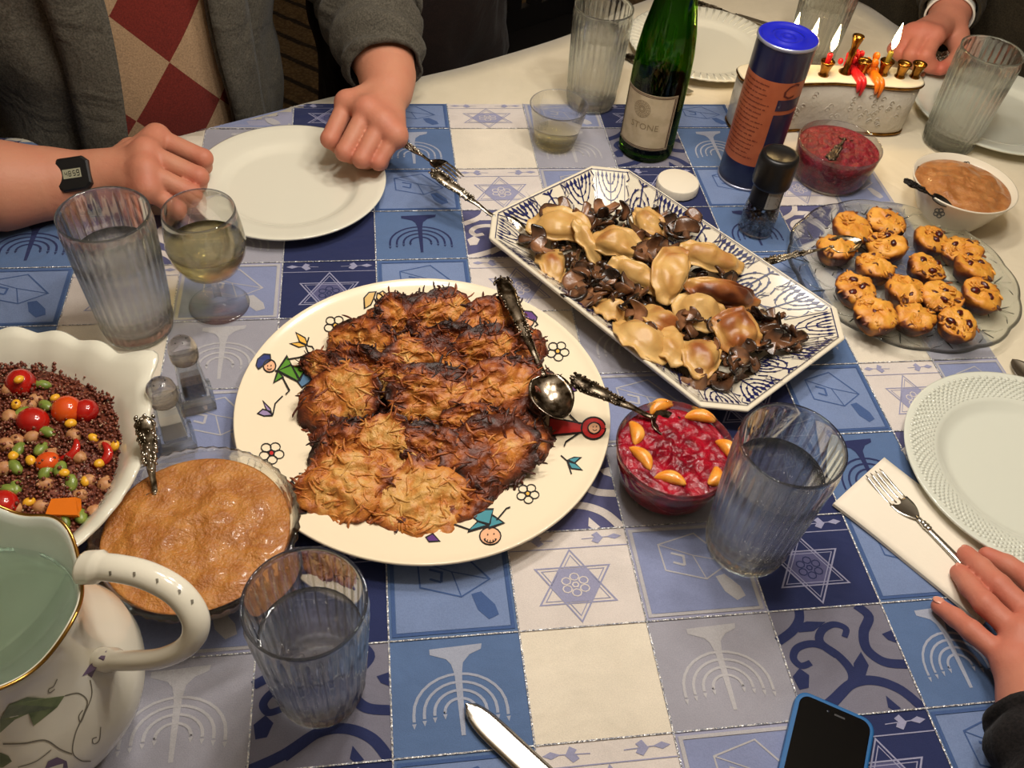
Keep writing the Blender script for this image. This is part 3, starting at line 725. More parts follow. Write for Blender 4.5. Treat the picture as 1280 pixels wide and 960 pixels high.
art('painted_tulip', [((150, 130, 170), [(108, 454), (124, 440), (150, 448), (154, 460), (128, 462)]), ((150, 130, 170), [(124, 414), (148, 438), (156, 458), (136, 442)])], [[(188, 398), (164, 422), (156, 460)]])
def flower(cx, cy, r, cc, name='painted_flower'):
    pet = []
    for k_ in range(5):
        a = R(72 * k_ - 60); pet.append(arc(cx + r * .62 * math.cos(a), cy + r * .55 * math.sin(a), r * .40, a + PI, a + 3 * PI, 12, r * .34))
    art(name, [(cc, circ(cx, cy, r * .22, n=8))], [(p_, 3.4) for p_ in pet])
flower(152, 580, 40, REDP); flower(1068, 254, 36, YEL); flower(972, 710, 36, YEL); flower(356, 172, 36, YEL); flower(768, 118, 30, REDP)
art('painted_girl', [((214, 176, 110), [(450, 118), (448, 84), (464, 66), (486, 64), (478, 88), (470, 106)]), ((226, 190, 124), [(486, 96), (490, 72), (508, 62), (526, 76), (534, 92), (510, 84)])], [], 'fair-haired girl painted on the far rim')
art('painted_boy', [(SKIN_P, circ(972, 158, 20)), (PURP, [(942, 134), (960, 125), (985, 128), (1002, 146), (998, 160), (972, 150)]), (NAVYP, [(940, 200), (958, 184), (982, 178), (1006, 198), (975, 204)])], [([(996, 158), (1004, 170), (994, 176)], 4)] + face(966, 162), 'child in a purple hat painted by the spoon')
art('painted_girl', [(REDP, [(1182 + q_ * math.cos(R(30 * k_ + d_)), 502 + q_ * .9 * math.sin(R(30 * k_ + d_))) for q_, d_ in ((18, 0), (39, 0), (39, 16), (39, 31), (18, 31))], 1) for k_ in range(12)] + [(SKIN_P, circ(1184, 502, 20, 18)), (REDP, [(1042, 468), (1148, 488), (1144, 516), (1038, 526)])], [circ(1182, 502, 39, 35, 25), [(1138, 490), (1108, 462), (1098, 438)], [(1136, 518), (1094, 546), (1088, 560)]] + face(1186, 502), 'girl in a red dress with red hair painted on the right rim')
art('painted_tulip', [(TEAL, [(1100, 602), (1120, 594), (1142, 594), (1122, 612)]), (TEAL, [(1100, 608), (1124, 614), (1146, 634), (1112, 630)])], [[(1078, 588), (1098, 606), (1112, 648)]])
art('painted_boy', [(SKIN_P, circ(852, 846, 34, 28)), (TEAL, [(770, 762), (862, 760), (850, 808), (812, 798)]), (TEAL, [(812, 800), (848, 812), (780, 832)]), (TEAL, [(852, 806), (856, 778), (896, 804), (846, 822)])], [[(786, 826), (724, 804), (720, 796)], [(872, 796), (904, 758), (916, 754)], (arc(852, 846, 22, R(25), R(155), 8), 3), ([(842, 842), (846, 842)], 4), ([(862, 840), (866, 840)], 4)] + [([(852 + 20 * math.cos(a), 846 + 14 * math.sin(a)), (852 + 24 * math.cos(a), 846 + 24 * math.sin(a))], 3) for a in (R(40), R(65), R(90), R(115), R(140))], 'bald boy in a teal shirt painted on the near rim')
art('painted_tulip', [(PURP, [(646, 850), (668, 838), (690, 862), (656, 864)])], [])
art('painted_girl', [(SKIN_P, [(230, 718), (262, 718), (262, 750), (230, 752)]), (BRN, [(204, 682), (218, 668), (230, 690), (226, 742), (262, 754), (264, 772), (230, 776), (206, 752), (212, 712)])], [[(240, 646), (252, 645), (248, 716)], ([(240, 732), (250, 730)], 3)], 'dark-haired girl painted on the left rim')
art('painted_tulip', [(PURP, [(1104, 372), (1124, 362), (1128, 380), (1112, 386)])], [])

# ---- blue and white serving dish ------------------------------------------------------------
d_l = Vector((.72, -.695, 0)).normalized(); d_s = Vector((.695, .72, 0)).normalized()
dc = Vector((.1645, .858, 0))
sd = thing('serving_dish', 'white octagonal serving dish printed with navy menorahs, full of dumplings and mushrooms', 'serving dish', (dc.x, dc.y, ZC), (0, 0, math.atan2(d_l.y, d_l.x)))
hL, hS, ch = .209, .125, .036            # half length, half width, corner cut
def octa(q, z): 
    a, b = hL * q[0], hS * q[1]; c_ = ch * q[2]
    return [Vector(p) for p in ((a, -b + c_, z), (a, b - c_, z), (a - c_, b, z), (-a + c_, b, z), (-a, b - c_, z), (-a, -b + c_, z), (-a + c_, -b, z), (a - c_, -b, z))]
DISHW = mat('dish_white', (222, 212, 190), .15, coat=.3)
levels = [((.72, .60, .75), .006), ((.76, .66, .80), .0075), ((.985, .975, 1), .0355), ((1, 1, 1), .0362), ((1.008, 1.012, 1), .0345), ((1.0, 1.0, 1), .030), ((.78, .68, .8), .002), ((.70, .60, .75), 0)]
mb = MB(); rings = [octa(q, z) for q, z in levels]
vs = [v for r_ in rings for v in r_]; fs = []
for i in range(len(rings) - 1):
    for j in range(8): fs.append((i * 8 + j, i * 8 + (j + 1) % 8, (i + 1) * 8 + (j + 1) % 8, (i + 1) * 8 + j))
fs += [tuple(range(8)), tuple(reversed(range((len(rings) - 1) * 8, len(rings) * 8)))]
dish = fix(mb.add(vs, fs, True).build('dish', DISHW, sd, smooth=False))
bv = dish.modifiers.new('bevel', 'BEVEL'); bv.width = .0012; bv.segments = 2
NAVYI = mat('navy_ink', (30, 34, 84), .25)
def wallmap(j):
    a0, a1, b0, b1 = rings[1][j], rings[1][(j + 1) % 8], rings[2][j], rings[2][(j + 1) % 8]
    nrm = (a1 - a0).cross(b0 - a0).normalized(); nrm = nrm if nrm.z > 0 else -nrm
    return (lambda x, y: lerp(lerp(a0, a1, x), lerp(b0, b1, x), y) + nrm * .0005), (b1 - b0).length, ((b0 + b1) / 2 - (a0 + a1) / 2).length
def dish_menorah(m, f, x, s, w_, up=1):
    Y = lambda v: (.5 + up * (v - .5))
    m.ribbon([(x, Y(.06)), (x, Y(.92))], w_, f)
    for q in (.30, .62, .94):
        p = [(x - s * q, Y(.86))] + [(x + s * q * math.cos(a), Y(.84 + .62 * q * math.sin(a))) for a in [PI + PI * i / 10 for i in range(11)]] + [(x + s * q, Y(.86))]
        m.ribbon(p, w_ * .85, f)
        for sx in (-1, 1): m.poly([(x + sx * s * q - w_ * 1.3, Y(.84)), (x + sx * s * q, Y(.97)), (x + sx * s * q + w_ * 1.3, Y(.84)), (x + sx * s * q, Y(.78))], f)
        for k_ in (1, 3, 5, 7, 9):
            a = PI + PI * k_ / 10; xx, yy = x + s * q * math.cos(a), .84 + .62 * q * math.sin(a)
            m.poly([(xx - w_ * .9, Y(yy)), (xx, Y(yy + .05)), (xx + w_ * .9, Y(yy)), (xx, Y(yy - .05))], f)
    m.ribbon([(x - s * .35, Y(.06)), (x, Y(.16)), (x + s * .35, Y(.06))], w_ * 1.6, f)
def dish_star(m, f, x, s, y0=.5):
    for sg in (1, -1):
        m.ribbon([(x + s * math.sin(a), y0 + sg * .36 * math.cos(a)) for a in (0, 2 * PI / 3, 4 * PI / 3)], s * .14, f, True)
for j in range(8):
    f, Lw, Hw = wallmap(j); mb = MB(1e-5); asp = Hw / Lw; n_ = max(1, round(Lw / .060))
    if n_ == 1:
        dish_menorah(mb, f, .5, .36, .03)
        mb.ribbon([(.06, .1), (.1, .9)], .02, f); mb.ribbon([(.94, .1), (.9, .9)], .02, f)
    for i in range(n_) if n_ > 1 else ():
        x = (i + .5) / n_; s = .40 / n_
        dish_menorah(mb, f, x, s, .024 / n_ * 2.0, 1 if i % 2 == 0 else -1)
        if i < n_ - 1: dish_star(mb, f, (i + 1) / n_, .085 / n_, .82 if i % 2 == 0 else .2); dish_star(mb, f, (i + 1) / n_, .075 / n_, .2 if i % 2 == 0 else .8)
        for q in (-.5, .5):
            px_ = x + q / n_; mb.ribbon([(px_ - .06 / n_, .40), (px_, .52), (px_ + .06 / n_, .60), (px_ - .03 / n_, .62)], .032 / n_, f)
            mb.ribbon([(px_ + .05 / n_, .95), (px_ - .04 / n_, .80), (px_ + .05 / n_, .70)], .03 / n_, f); mb.ribbon([(px_ - .08 / n_, .35), (px_ + .06 / n_, .22), (px_ - .02 / n_, .08)], .03 / n_, f)
    mb.ribbon([(0.0, .975), (1, .975)], .018, f); mb.ribbon([(0.0, .02), (1, .02)], .03, f)
    mb.build('printed_pattern', NAVYI, sd, smooth=False)
mb = MB()
ro = [rings[5][i] for i in range(8)]
for j in range(8):
    a0, a1, b0, b1 = rings[6][j], rings[6][(j + 1) % 8], rings[5][j], rings[5][(j + 1) % 8]; nrm = (a1 - a0).cross(b0 - a0).normalized(); nrm = -nrm if nrm.z > 0 else nrm
    f = lambda x, y, a0=a0, a1=a1, b0=b0, b1=b1, nrm=nrm: lerp(lerp(a0, a1, x), lerp(b0, b1, x), y) + nrm * .0006
    mb.ribbon([(0, .95), (1, .95)], .02, f)
mb.build('outer_line', NAVYI, sd, smooth=False)
onplate_dish = dish

# ---- glass cake plate ---------------------------------------------------------------------------
ck_c = (.489, .942)
gp = thing('glass_plate', 'clear pressed-glass plate with a wavy rim holding small golden cakes', 'plate', (*ck_c, ZC))
Rg = .148
def wav(a, i): return 1 + (.022 * abs(math.cos(a * 7)) - .008 if i in (5, 6, 7, 8) else 0)
fix(MB().lathe([(.001, .004), (.06, .004), (.09, .0045), (.108, .007), (.125, .0095), (Rg - .006, .0135), (Rg, .0155), (Rg + .001, .0135), (Rg - .004, .0105), (.11, .0035), (.09, .001), (.06, 0), (.001, 0)], 168, wav).build('dish', GLASS, gp))
mb = MB()
for k_ in range(14):
    a = 2 * PI * k_ / 14; fx = lambda rr, dz=0.0, da=0.0: (rr * math.cos(a + da), rr * math.sin(a + da), .0045 + max(0, rr - .09) * .17 + dz)
    mb.tube([fx(.05), fx(.09), fx(.12), fx(.142)], [.0006, .0012, .0014, .0006], 6)
    for q in (.075, .10, .122):
        for sg in (-1, 1): mb.tube([fx(q), fx(q + .014, 0, sg * .09), fx(q + .018, 0, sg * .17)], [.001, .0009, .0005], 5)
mb.build('leaf_relief', GLASS, gp, kind='stuff')
# ================================================================== bowls, shakers, pitcher, menorah, cutlery
def sauce_mesh(r, z, amp=.006, heap=.006, seed=1, rings=26, n=64, fs=38, lump=1.0):
    """a lumpy pool of sauce filling a bowl of radius r at height z"""
    mb = MB(); vs = [(0, 0, z + heap)]; 
    for i in range(1, rings + 1):
        q = i / rings
        for j in range(n):
            a = 2 * PI * j / n; x, y = r * q * math.cos(a), r * q * math.sin(a)
            d = amp * lump * (nv((x, y, 0), fs, seed) * .7 + nv((x, y, .1), fs * 2.3, seed) * .45 + nv((x, y, .2), fs * 5, seed) * .2)
            vs.append((x, y, z + heap * (1 - q * q) + d * min(1, (1 - q) * 8)))
    fs_ = [(0, 1 + j, 1 + (j + 1) % n) for j in range(n)]
    for i in range(rings - 1):
        for j in range(n): fs_.append((1 + i * n + j, 1 + (i + 1) * n + j, 1 + (i + 1) * n + (j + 1) % n, 1 + i * n + (j + 1) % n))
    return mb.add(vs, fs_)
def sauce(name, parent, m, prof, r, z, **kw):
    """sauce body: follows the bowl inside (prof from the centre up) and closes with a lumpy top"""
    mb = sauce_mesh(r, z, **kw); n = kw.get('n', 64); k0 = len(mb.v) - n
    lst = list(range(k0, k0 + n))
    for (pr, pz) in prof:
        o = len(mb.v); mb.add([(pr * math.cos(2 * PI * j / n), pr * math.sin(2 * PI * j / n), pz) for j in range(n)], [])
        for j in range(n): mb.f.append([lst[j], o + j, o + (j + 1) % n, lst[(j + 1) % n]]); mb.mi.append(0)
        lst = list(range(o, o + n))
    mb.f.append(lst); mb.mi.append(0)
    return fix(mb.build(name, m, parent))
APPLE = mat('applesauce', (186, 126, 60), .35, col2=(160, 98, 42), nscale=45, nlo=.35, nhi=.62, bump=.7, bscale=330, bdist=.003, sss=.25, coat=.15, noise_col3=(204, 146, 84))
APPLE2 = mat('applesauce_pale', (176, 120, 70), .3, col2=(154, 98, 52), nscale=60, bump=.5, bscale=300, bdist=.002, sss=.25, coat=.3)
CRAN = mat('cranberry_sauce', (158, 8, 34), .24, col2=(104, 4, 22), nscale=60, nlo=.38, nhi=.62, bump=.6, bscale=210, bdist=.003, sss=.2, sssr=(1, .1, .1), coat=.15, spec=.35)
CRAN2 = mat('cranberry_relish', (130, 8, 34), .42, col2=(92, 5, 24), nscale=120, nlo=.4, nhi=.6, bump=.8, bscale=330, bdist=.003, coat=.06, noise_col3=(160, 34, 44))

# glass bowl of applesauce, front left
c = at(246, 664, .062)
ab = thing('glass_bowl', 'glass bowl of orange-brown applesauce in front of the quinoa salad', 'bowl', (c.x, c.y, ZC), group='bowls of sauce')
ob = [(.001, 0), (.050, 0), (.056, .003), (.066, .018), (.078, .040), (.0855, .060), (.0875, .063), (.0885, .0655), (.0865, .0675), (.083, .066), (.081, .062), (.0745, .042), (.0625, .020), (.052, .006), (.001, .005)]
fix(MB().lathe(ob, 96, lambda a, i: 1 + (.010 * math.cos(a * 48) if 4 <= i <= 7 else 0)).build('bowl', GLASS, ab))
sauce('applesauce', ab, APPLE, [(.0742, .042), (.0622, .0205), (.052, .0065)], .0795, .059, amp=.006, heap=.004, seed=3, rings=40, n=96, fs=34)
# white bowl of applesauce, back right
c = at(1204, 232, .056)
wb = thing('white_bowl', 'white china bowl of applesauce with a small dark flower, beside the glass cake plate', 'bowl', (c.x, c.y, ZC), group='bowls of sauce')
ob = [(.001, .002), (.036, .002), (.037, 0), (.040, 0), (.0415, .003), (.0510, .018), (.0620, .040), (.0705, .0575), (.0710, .0595), (.0695, .0600), (.0600, .042), (.0485, .018), (.038, .006), (.001, .005)]
wbo = fix(MB().lathe(ob, 72).build('bowl', mat('bowl_china', (216, 206, 186), .2, coat=.3), wb))
sauce('applesauce', wb, APPLE2, [(.0595, .042), (.048, .0185), (.038, .0065)], .0655, .0515, amp=.006, heap=.012, seed=8, rings=30, n=72, fs=42)
onb = surface_of([wbo])
for (fx, fy, s_) in ((1174, 266, 1.0), (1150, 211, .6), (1208, 206, .7)):
    mb = MB(1e-5)
    for k_ in range(5):
        a = R(72 * k_ + 18); mb.ribbon(arc(fx + 4 * s_ * math.cos(a), fy + 3.4 * s_ * math.sin(a), 3.0 * s_, 0, 2 * PI, 9, 2.6 * s_), 1.5 * s_, onb)
    mb.ribbon(arc(fx, fy, 1.2 * s_, 0, 2 * PI, 6), 1.2 * s_, onb)
    mb.build('painted_flower', INK, wb, smooth=False)
# two bowls of cranberry
for (nm, lab, px, py, r_, m_, hh, seed) in (('glass_bowl', 'glass bowl of bright red cranberry sauce ringed with orange segments', 845, 561, .0600, CRAN, .060, 5), ('glass_bowl', 'straight-sided glass bowl of dark red relish in front of the menorah', 1050, 181, .0600, CRAN2, .058, 11)):
    c = at(px, py, hh); t = thing(nm, lab, 'bowl', (c.x, c.y, ZC), group='bowls of sauce')
    if seed == 5: cranb = t
    else: cranr = t
    b_ = .70 if seed == 5 else .80
    sh_ = [(b_, .03), (lerp(b_, 1, .45), .25), (lerp(b_, 1, .75), .6), (1, 1)]
    out = [(.001, 0), (r_ * (b_ - .06), 0)] + [(r_ * a, hh * q) for a, q in sh_] + [(r_ - .0006, hh + .0012), (r_ - .0016, hh)]
    inn = [(r_ * a - .0022, hh * q + .003 * (1 - q)) for a, q in reversed(sh_[:-1])] + [(.001, hh * .06 + .002)]
    fix(MB().lathe(out + inn, 80).build('bowl', THIN if seed == 11 else GLASS, t))
    zz = hh * (.86 if seed == 5 else .88); rr = r_ * .975 - .0009
    sauce('cranberry_sauce' if seed == 5 else 'relish', t, m_, [(r_ * sh_[2][0] - .0012, hh * .6), (r_ * sh_[1][0] - .0012, hh * .25), (r_ * b_ - .0012, hh * .09)], rr, zz, amp=.0046, heap=.003 if seed == 5 else .004, seed=seed, rings=34, n=80, fs=95, lump=1.1)
# ---- orange segments on the cranberry sauce -----------------------------------
MAND = mat('mandarin', (222, 138, 38), .3, col2=(236, 170, 78), nscale=70, nlo=.4, nhi=.6, bump=.25, bscale=300, sss=.35, sssr=(1, .5, .2), coat=.3)
SEG = [(828, 510, -28, 17, 'pale orange segment at the far left of the cranberry sauce'), (876, 523, 12, 19, 'orange segment at the far side of the cranberry sauce, nearest the serving dish'), (905, 561, 62, 15, 'orange segment at the right rim of the cranberry sauce'), (891, 593, 118, 15, 'stubby orange segment at the near right of the cranberry sauce'), (838, 600, 20, 18, 'orange segment lowest at the near rim of the cranberry sauce'), (800, 572, 58, 19, 'long orange segment at the near left rim of the cranberry sauce'), (791, 540, 88, 18, 'orange segment at the left rim under the spoon handle')]
for (px, py, ang, L_, lab) in SEG:
    mb = MB()
    def P_(i, j, L_=L_):
        u = i / 14; a = 2 * PI * j / 10; s_ = math.sin(PI * min(1, max(0, u))) ** .55
        x = (u - .5) * 2 * L_ * .00088; yb = .0050 * (1 - (2 * u - 1) ** 2) * 1.0
        return (x, yb + .0082 * s_ * math.cos(a) * .9, .0064 * s_ * math.sin(a))
    mb.grid(lambda i, j: P_(i, j % 10), 15, 11); p = at(px, py, .058)
    tag(fix(mb.build('orange_segment', MAND, None, W((p.x, p.y, .0565)), (R(rnd.uniform(-15, 15)), R(rnd.uniform(-8, 8)), R(-ang + 6)))), lab, 'orange segment', 'orange segments on the cranberry sauce')
# ---- salt and pepper -------------------------------------------------------------
def shaker(base, label, fillm, fz, h=.094):
    t = thing('glass_shaker', label, 'shaker', (base[0], base[1], ZC), (0, 0, R(28)), 'salt and pepper shakers')
    def sq(s_, z, k=.86): return [(s_ * math.cos(a) * (1 if i % 2 else k), s_ * math.sin(a) * (1 if i % 2 else k), z) for i, a in enumerate([R(22.5 * q) for q in range(16)])]
    def sqr(s_, z): return [(s_ * max(-.92, min(.92, 1.25 * math.cos(R(22.5 * q)))), s_ * max(-.92, min(.92, 1.25 * math.sin(R(22.5 * q)))), z) for q in range(16)]
    ringsx = [sqr(.0195, 0), sqr(.0200, .004), sqr(.0195, .012), sqr(.0165, .016), sqr(.0160, .020), sqr(.0125, .064), sqr(.0118, .068)]
    inn = [sqr(.0095, .068), sqr(.0102, .062), sqr(.0130, .022), sqr(.0120, .017)]
    mb = MB(); al = ringsx + inn; vs = [v for r_ in al for v in r_]
    fs = [(i * 16 + j, i * 16 + (j + 1) % 16, (i + 1) * 16 + (j + 1) % 16, (i + 1) * 16 + j) for i in range(len(al) - 1) for j in range(16)] + [tuple(range(16)), tuple((len(al) - 1) * 16 + j for j in range(16))]
    fix(mb.add(vs, fs, True).build('glass_body', GLASS, t, smooth=False))
    mb = MB(); f1 = [[(x * .97, y * .97, z) for x, y, z in sqr(lerp(.0125, .0102, q), .0175 + q * (.045))] for q in (0, fz * .5, fz)]
    vs = [v for r_ in f1 for v in r_]; fs = [(i * 16 + j, i * 16 + (j + 1) % 16, (i + 1) * 16 + (j + 1) % 16, (i + 1) * 16 + j) for i in range(2) for j in range(16)] + [tuple(range(16)), tuple(32 + j for j in range(16))]
    fix(mb.add(vs, fs).build('filling', fillm, t, smooth=False))
    cap = fix(MB().lathe([(.0110, .066), (.0138, .067), (.0142, .070), (.0142, .080), (.0128, .087), (.0085, .0925), (.003, .0945), (.0005, .0945)], 28, cap0=True, cap1=True).build('dome_cap', glassmat('frosted_cap_' + label[:5], (.93, .91, .88) if 'brown' not in label else (.82, .72, .56), rough=.12, clear=.6), t))
    for k_ in range(5):
        a = R(72 * k_); MB().ball((.006 * math.cos(a), .006 * math.sin(a), .0932), .0008, 6, 4).build('hole', BLACK, cap)
SALT = mat('salt', (226, 214, 200), .8); PEPG = mat('ground_pepper', (112, 88, 62), .85, col2=(70, 54, 38), nscale=400)
shaker(at(223, 556), 'cut glass salt shaker beside the applesauce spoon', SALT, .55)
shaker(at(247, 504), 'cut glass pepper shaker with brownish cap behind the salt shaker', PEPG, .45)
# ---- porcelain pitcher ---------------------------------------------------------------
pit = thing('pitcher', 'white porcelain water pitcher with gold scalloped rim and painted vines', 'pitcher', (-.338, .262, ZC))
PITCH = mat('pitcher_china', (214, 208, 190), .14, coat=.4)
hp = .200
def scal(a, i): 
    return 1 + (.035 * math.cos(a * 6 + .4) * pf[i][2])
pf = [(.052, 0, 0), (.058, .002, 0), (.060, .010, 0), (.068, .022, .0), (.080, .045, .1), (.085, .066, .2), (.083, .085, .25), (.074, .110, .3), (.066, .130, .4), (.0625, .150, .5), (.0635, .170, .7), (.067, .188, .9), (.0705, .1985, 1), (.0715, hp, 1), (.0695, hp + .0005, 1), (.0655, .188, .9), (.0618, .170, .7), (.0605, .150, .5), (.064, .130, .4), (.071, .112, .3), (.078, .09, .2), (.05, .03, 0), (.001, .025, 0)]
def lip(a, i): return scal(a, i)
mb = MB(); n = 120; vs = []
for i, (r_, z, s_) in enumerate(pf):
    for j in range(n):
        a = 2 * PI * j / n; q = r_ * scal(a, i); zz = z + (.006 * math.cos(a * 6 + .4) + .012 * math.cos(a - PI)) * s_ ** 2
        vs.append((q * math.cos(a), q * math.sin(a), zz))
mb.add(vs, [(i * n + j, i * n + (j + 1) % n, (i + 1) * n + (j + 1) % n, (i + 1) * n + j) for i in range(len(pf) - 1) for j in range(n)])
mb.mi = [1 if q // n >= 14 else 0 for q in range(len(mb.f))]
pbody = fix(mb.build('body', [PITCH, mat('pitcher_inside', (222, 228, 216), .2)], pit))
mb = MB(); i = 13
mb.tube([vs[i * n + j] for j in range(n)] + [vs[i * n]], .0013, 6, False); mb.build('gold_rim', GOLD, pit)
fix(MB().lathe([(.001, .160), (.0585, .160), (.0600, .1605), (.0606, .1600), (.060, .152), (.001, .152)], 72, cap0=True, cap1=True).build('water', glassmat('pitcher_water', (.975, .995, .98), ior=1.33, clear=.85, tint=(.98, .995, .985)), pit))
loc = lambda px, py, z: Vector((at(px, py, z).x + .338, at(px, py, z).y - .262, z))
hpth = catmull([loc(106, 712, .190), loc(140, 712, .197), loc(185, 722, .197), loc(225, 745, .190), loc(246, 778, .176), loc(238, 806, .160), loc(205, 824, .146), loc(160, 828, .132), loc(128, 826, .120)], 8)
k = len(hpth); hand_ = fix(MB().tube(hpth, [lerp(.0100, .0098, i / k) * (1 + .25 * (abs(i / k - .5) > .42)) for i in range(k)], 16, True, .72).build('handle', PITCH, pit))
mb = MB(); off = [p + Vector((-.003, -.004, 0)) + (Vector((0, 0, -.0068)) if i < k * .5 else Vector((0, 0, .0068))) for i, p in enumerate(hpth)]
mb.tube(off, .0012, 6); mb.build('gold_line', GOLD, hand_)
onpit = surface_of([pbody, hand_])
LEAF = mat('paint_leaf', (112, 122, 84), .35, col2=(84, 96, 62), nscale=80); VINE = mat('paint_vine', (110, 104, 90), .4); VIOL = mat('paint_violet', (102, 84, 108), .4)
mb = MB(1e-5); q = lambda x, y: onpit(x * .375, 640 + y * .375)
mb.poly([(0, 690), (30, 640), (90, 616), (150, 620), (215, 612), (190, 650), (140, 690), (112, 712), (95, 670), (50, 690), (0, 735)], q); mb.m = 0
mb.poly([(0, 800), (28, 812), (40, 830), (10, 850), (0, 850)], q)
mb.m = 1
mb.ribbon(catmull([Vector(p + (0,)) for p in ((10, 772), (80, 770), (150, 760), (200, 790), (240, 806))], 6), 5, q)
mb.ribbon(catmull([Vector(p + (0,)) for p in ((215, 612), (260, 604), (290, 630), (275, 680), (250, 740), (242, 800), (270, 828), (302, 830))], 6), 4, q)
mb.ribbon(catmull([Vector(p + (0,)) for p in ((300, 560), (305, 610), (282, 670), (268, 700), (262, 680), (275, 660))], 6), 3.5, q)
mb.ribbon(catmull([Vector(p + (0,)) for p in ((335, 716), (330, 760), (312, 772), (308, 756), (322, 750))], 6), 3, q)
mb.ribbon(catmull([Vector(p + (0,)) for p in ((190, 556), (178, 580), (162, 590), (164, 602), (182, 590))], 6), 3, q)
mb.ribbon(catmull([Vector(p + (0,)) for p in ((170, 792), (120, 830), (60, 850))], 6), 3, q)
mb.m = 2
mb.poly([(272, 548), (296, 512), (330, 486), (356, 462), (350, 492), (322, 520), (304, 552), (290, 540)], q)
mb.poly([(160, 830), (190, 816), (222, 830), (226, 852), (150, 852)], q)
mb.build('painted_vine', [LEAF, VINE, VIOL], pit, smooth=False)
mb = MB(1e-5)
for (x, y) in ((368, 205), (448, 208), (524, 230), (598, 266), (640, 300)): mb.poly([(x - 5, y - 7), (x + 4, y - 8), (x + 5, y + 4), (x - 2, y + 9)], q)
mb.build('painted_dashes', VINE, hand_, smooth=False)

# ---- menorah --------------------------------------------------------------------------------
ma, mb_ = at(935, 168, 0), at(1112, 172, 0)      # base outline ends (front)
pA = Vector((.300, 1.282, 0)); pB = Vector((.556, 1.325, 0)); ax = (pB - pA); Lm = ax.length; yaw = math.atan2(ax.y, ax.x)
mid = (pA + pB) / 2
men = thing('menorah', 'white glazed box menorah with brass candle cups, dripping red and orange wax', 'menorah', (mid.x, mid.y, ZC), (0, 0, yaw)); men.scale = (1, 1, 1.18)
BRASS = mat('brass', (168, 120, 52), .25, 1.0, col2=(120, 82, 34), nscale=80); GLZ = mat('menorah_glaze', (188, 180, 164), .3, coat=.3, bump=.5, bscale=130, bdist=.003); GLZT = mat('menorah_top', (226, 214, 184), .3)
hl = Lm / 2 + .012
def outline(o=0.0, n=72):
    pts = []
    for i in range(n):
        a = 2 * PI * i / n; c_, s_ = math.cos(a), math.sin(a)
        x = (hl + o) * math.copysign(abs(c_) ** .55, c_); y = (.027 + o) * math.copysign(abs(s_) ** .55, s_) * (1 - .28 * math.cos(PI * min(1, abs(x) / hl) ) * (1 if s_ < 0 else 0.2))
        pts.append((x, y))
    return pts
def fronty(x, o=0.0):
    c_ = min(.999, (abs(x) / (hl + o)) ** (1 / .55)); s_ = math.sqrt(1 - c_ * c_)
    return -(.027 + o) * s_ ** .55 * (1 - .28 * math.cos(PI * min(1, abs(x) / hl)))
def loft(levels, n=72):
    m = MB(); al = [[(x, y, z) for x, y in outline(o, n)] for o, z in levels]
    m.add([v for r_ in al for v in r_], [(i * n + j, i * n + (j + 1) % n, (i + 1) * n + (j + 1) % n, (i + 1) * n + j) for i in range(len(al) - 1) for j in range(n)])
    m.f += [list(range(n)), list(range((len(al) - 1) * n, len(al) * n))]; m.mi += [0, 0]
    return m
fix(loft([(-.001, .002), (0, .004), (.001, .035), (.001, .068)]).build('box', GLZ, men))
fix(loft([(.0, 0), (.0015, .0012), (.0015, .003), (-.001, .0042)]).build('base_edge', BRASS, men))
fix(loft([(.0005, .0672), (.0040, .0682), (.0044, .0700), (.003, .0712)]).build('top_edge', BRASS, men))
fix(loft([(.0030, .0710), (.0032, .0718), (.001, .0728)]).build('top_plate', GLZT, men))
rl = MB()
for i in range(46):
    x = lerp(-hl * .75, hl * .85, rnd.random()); z = rnd.uniform(.014, .058); fy = fronty(x, .0012)
    pr = [(x + .004 * math.cos(t) * (1 - t / 9), fy - .0002, z + .004 * math.sin(t) * (1 - t / 9)) for t in [q * .7 for q in range(9)]]
    rl.tube(pr, .0007, 5)
rl.build('relief_scrolls', GLZ, men, kind='stuff')
inv = Matrix.Rotation(-yaw, 3, 'Z')
def mloc(px, py, z): p = at(px, py, z); return inv @ (p - mid)
CW = dict(red=mat('red_wax', (214, 36, 40), .3, sss=.4, sssr=(1, .2, .1)), orange=mat('orange_wax', (232, 120, 24), .3, sss=.4, sssr=(1, .5, .1)), yellow=mat('yellow_wax', (150, 132, 52), .35, sss=.3), white=mat('white_wax', (232, 220, 196), .35, sss=.3), blue=mat('blue_wax', (60, 80, 150), .35))
FL = bpy.data.materials.new('flame'); FL.use_nodes = True; nt = FL.node_tree; nt.nodes.clear(); N = nt.nodes.new; e_ = N('ShaderNodeEmission'); e_.inputs[0].default_value = (1, .72, .30, 1); e_.inputs[1].default_value = 22; o_ = N('ShaderNodeOutputMaterial'); nt.links.new(e_.outputs[0], o_.inputs[0])
xs = [mloc(px, py, .075).x for px, py in ((946, 96), (972, 97), (995, 98), (1021, 97), (1069, 100), (1091, 92), (1112, 95), (1133, 99))]
lit = {1: .030, 2: .026, 3: .020, 5: .022}
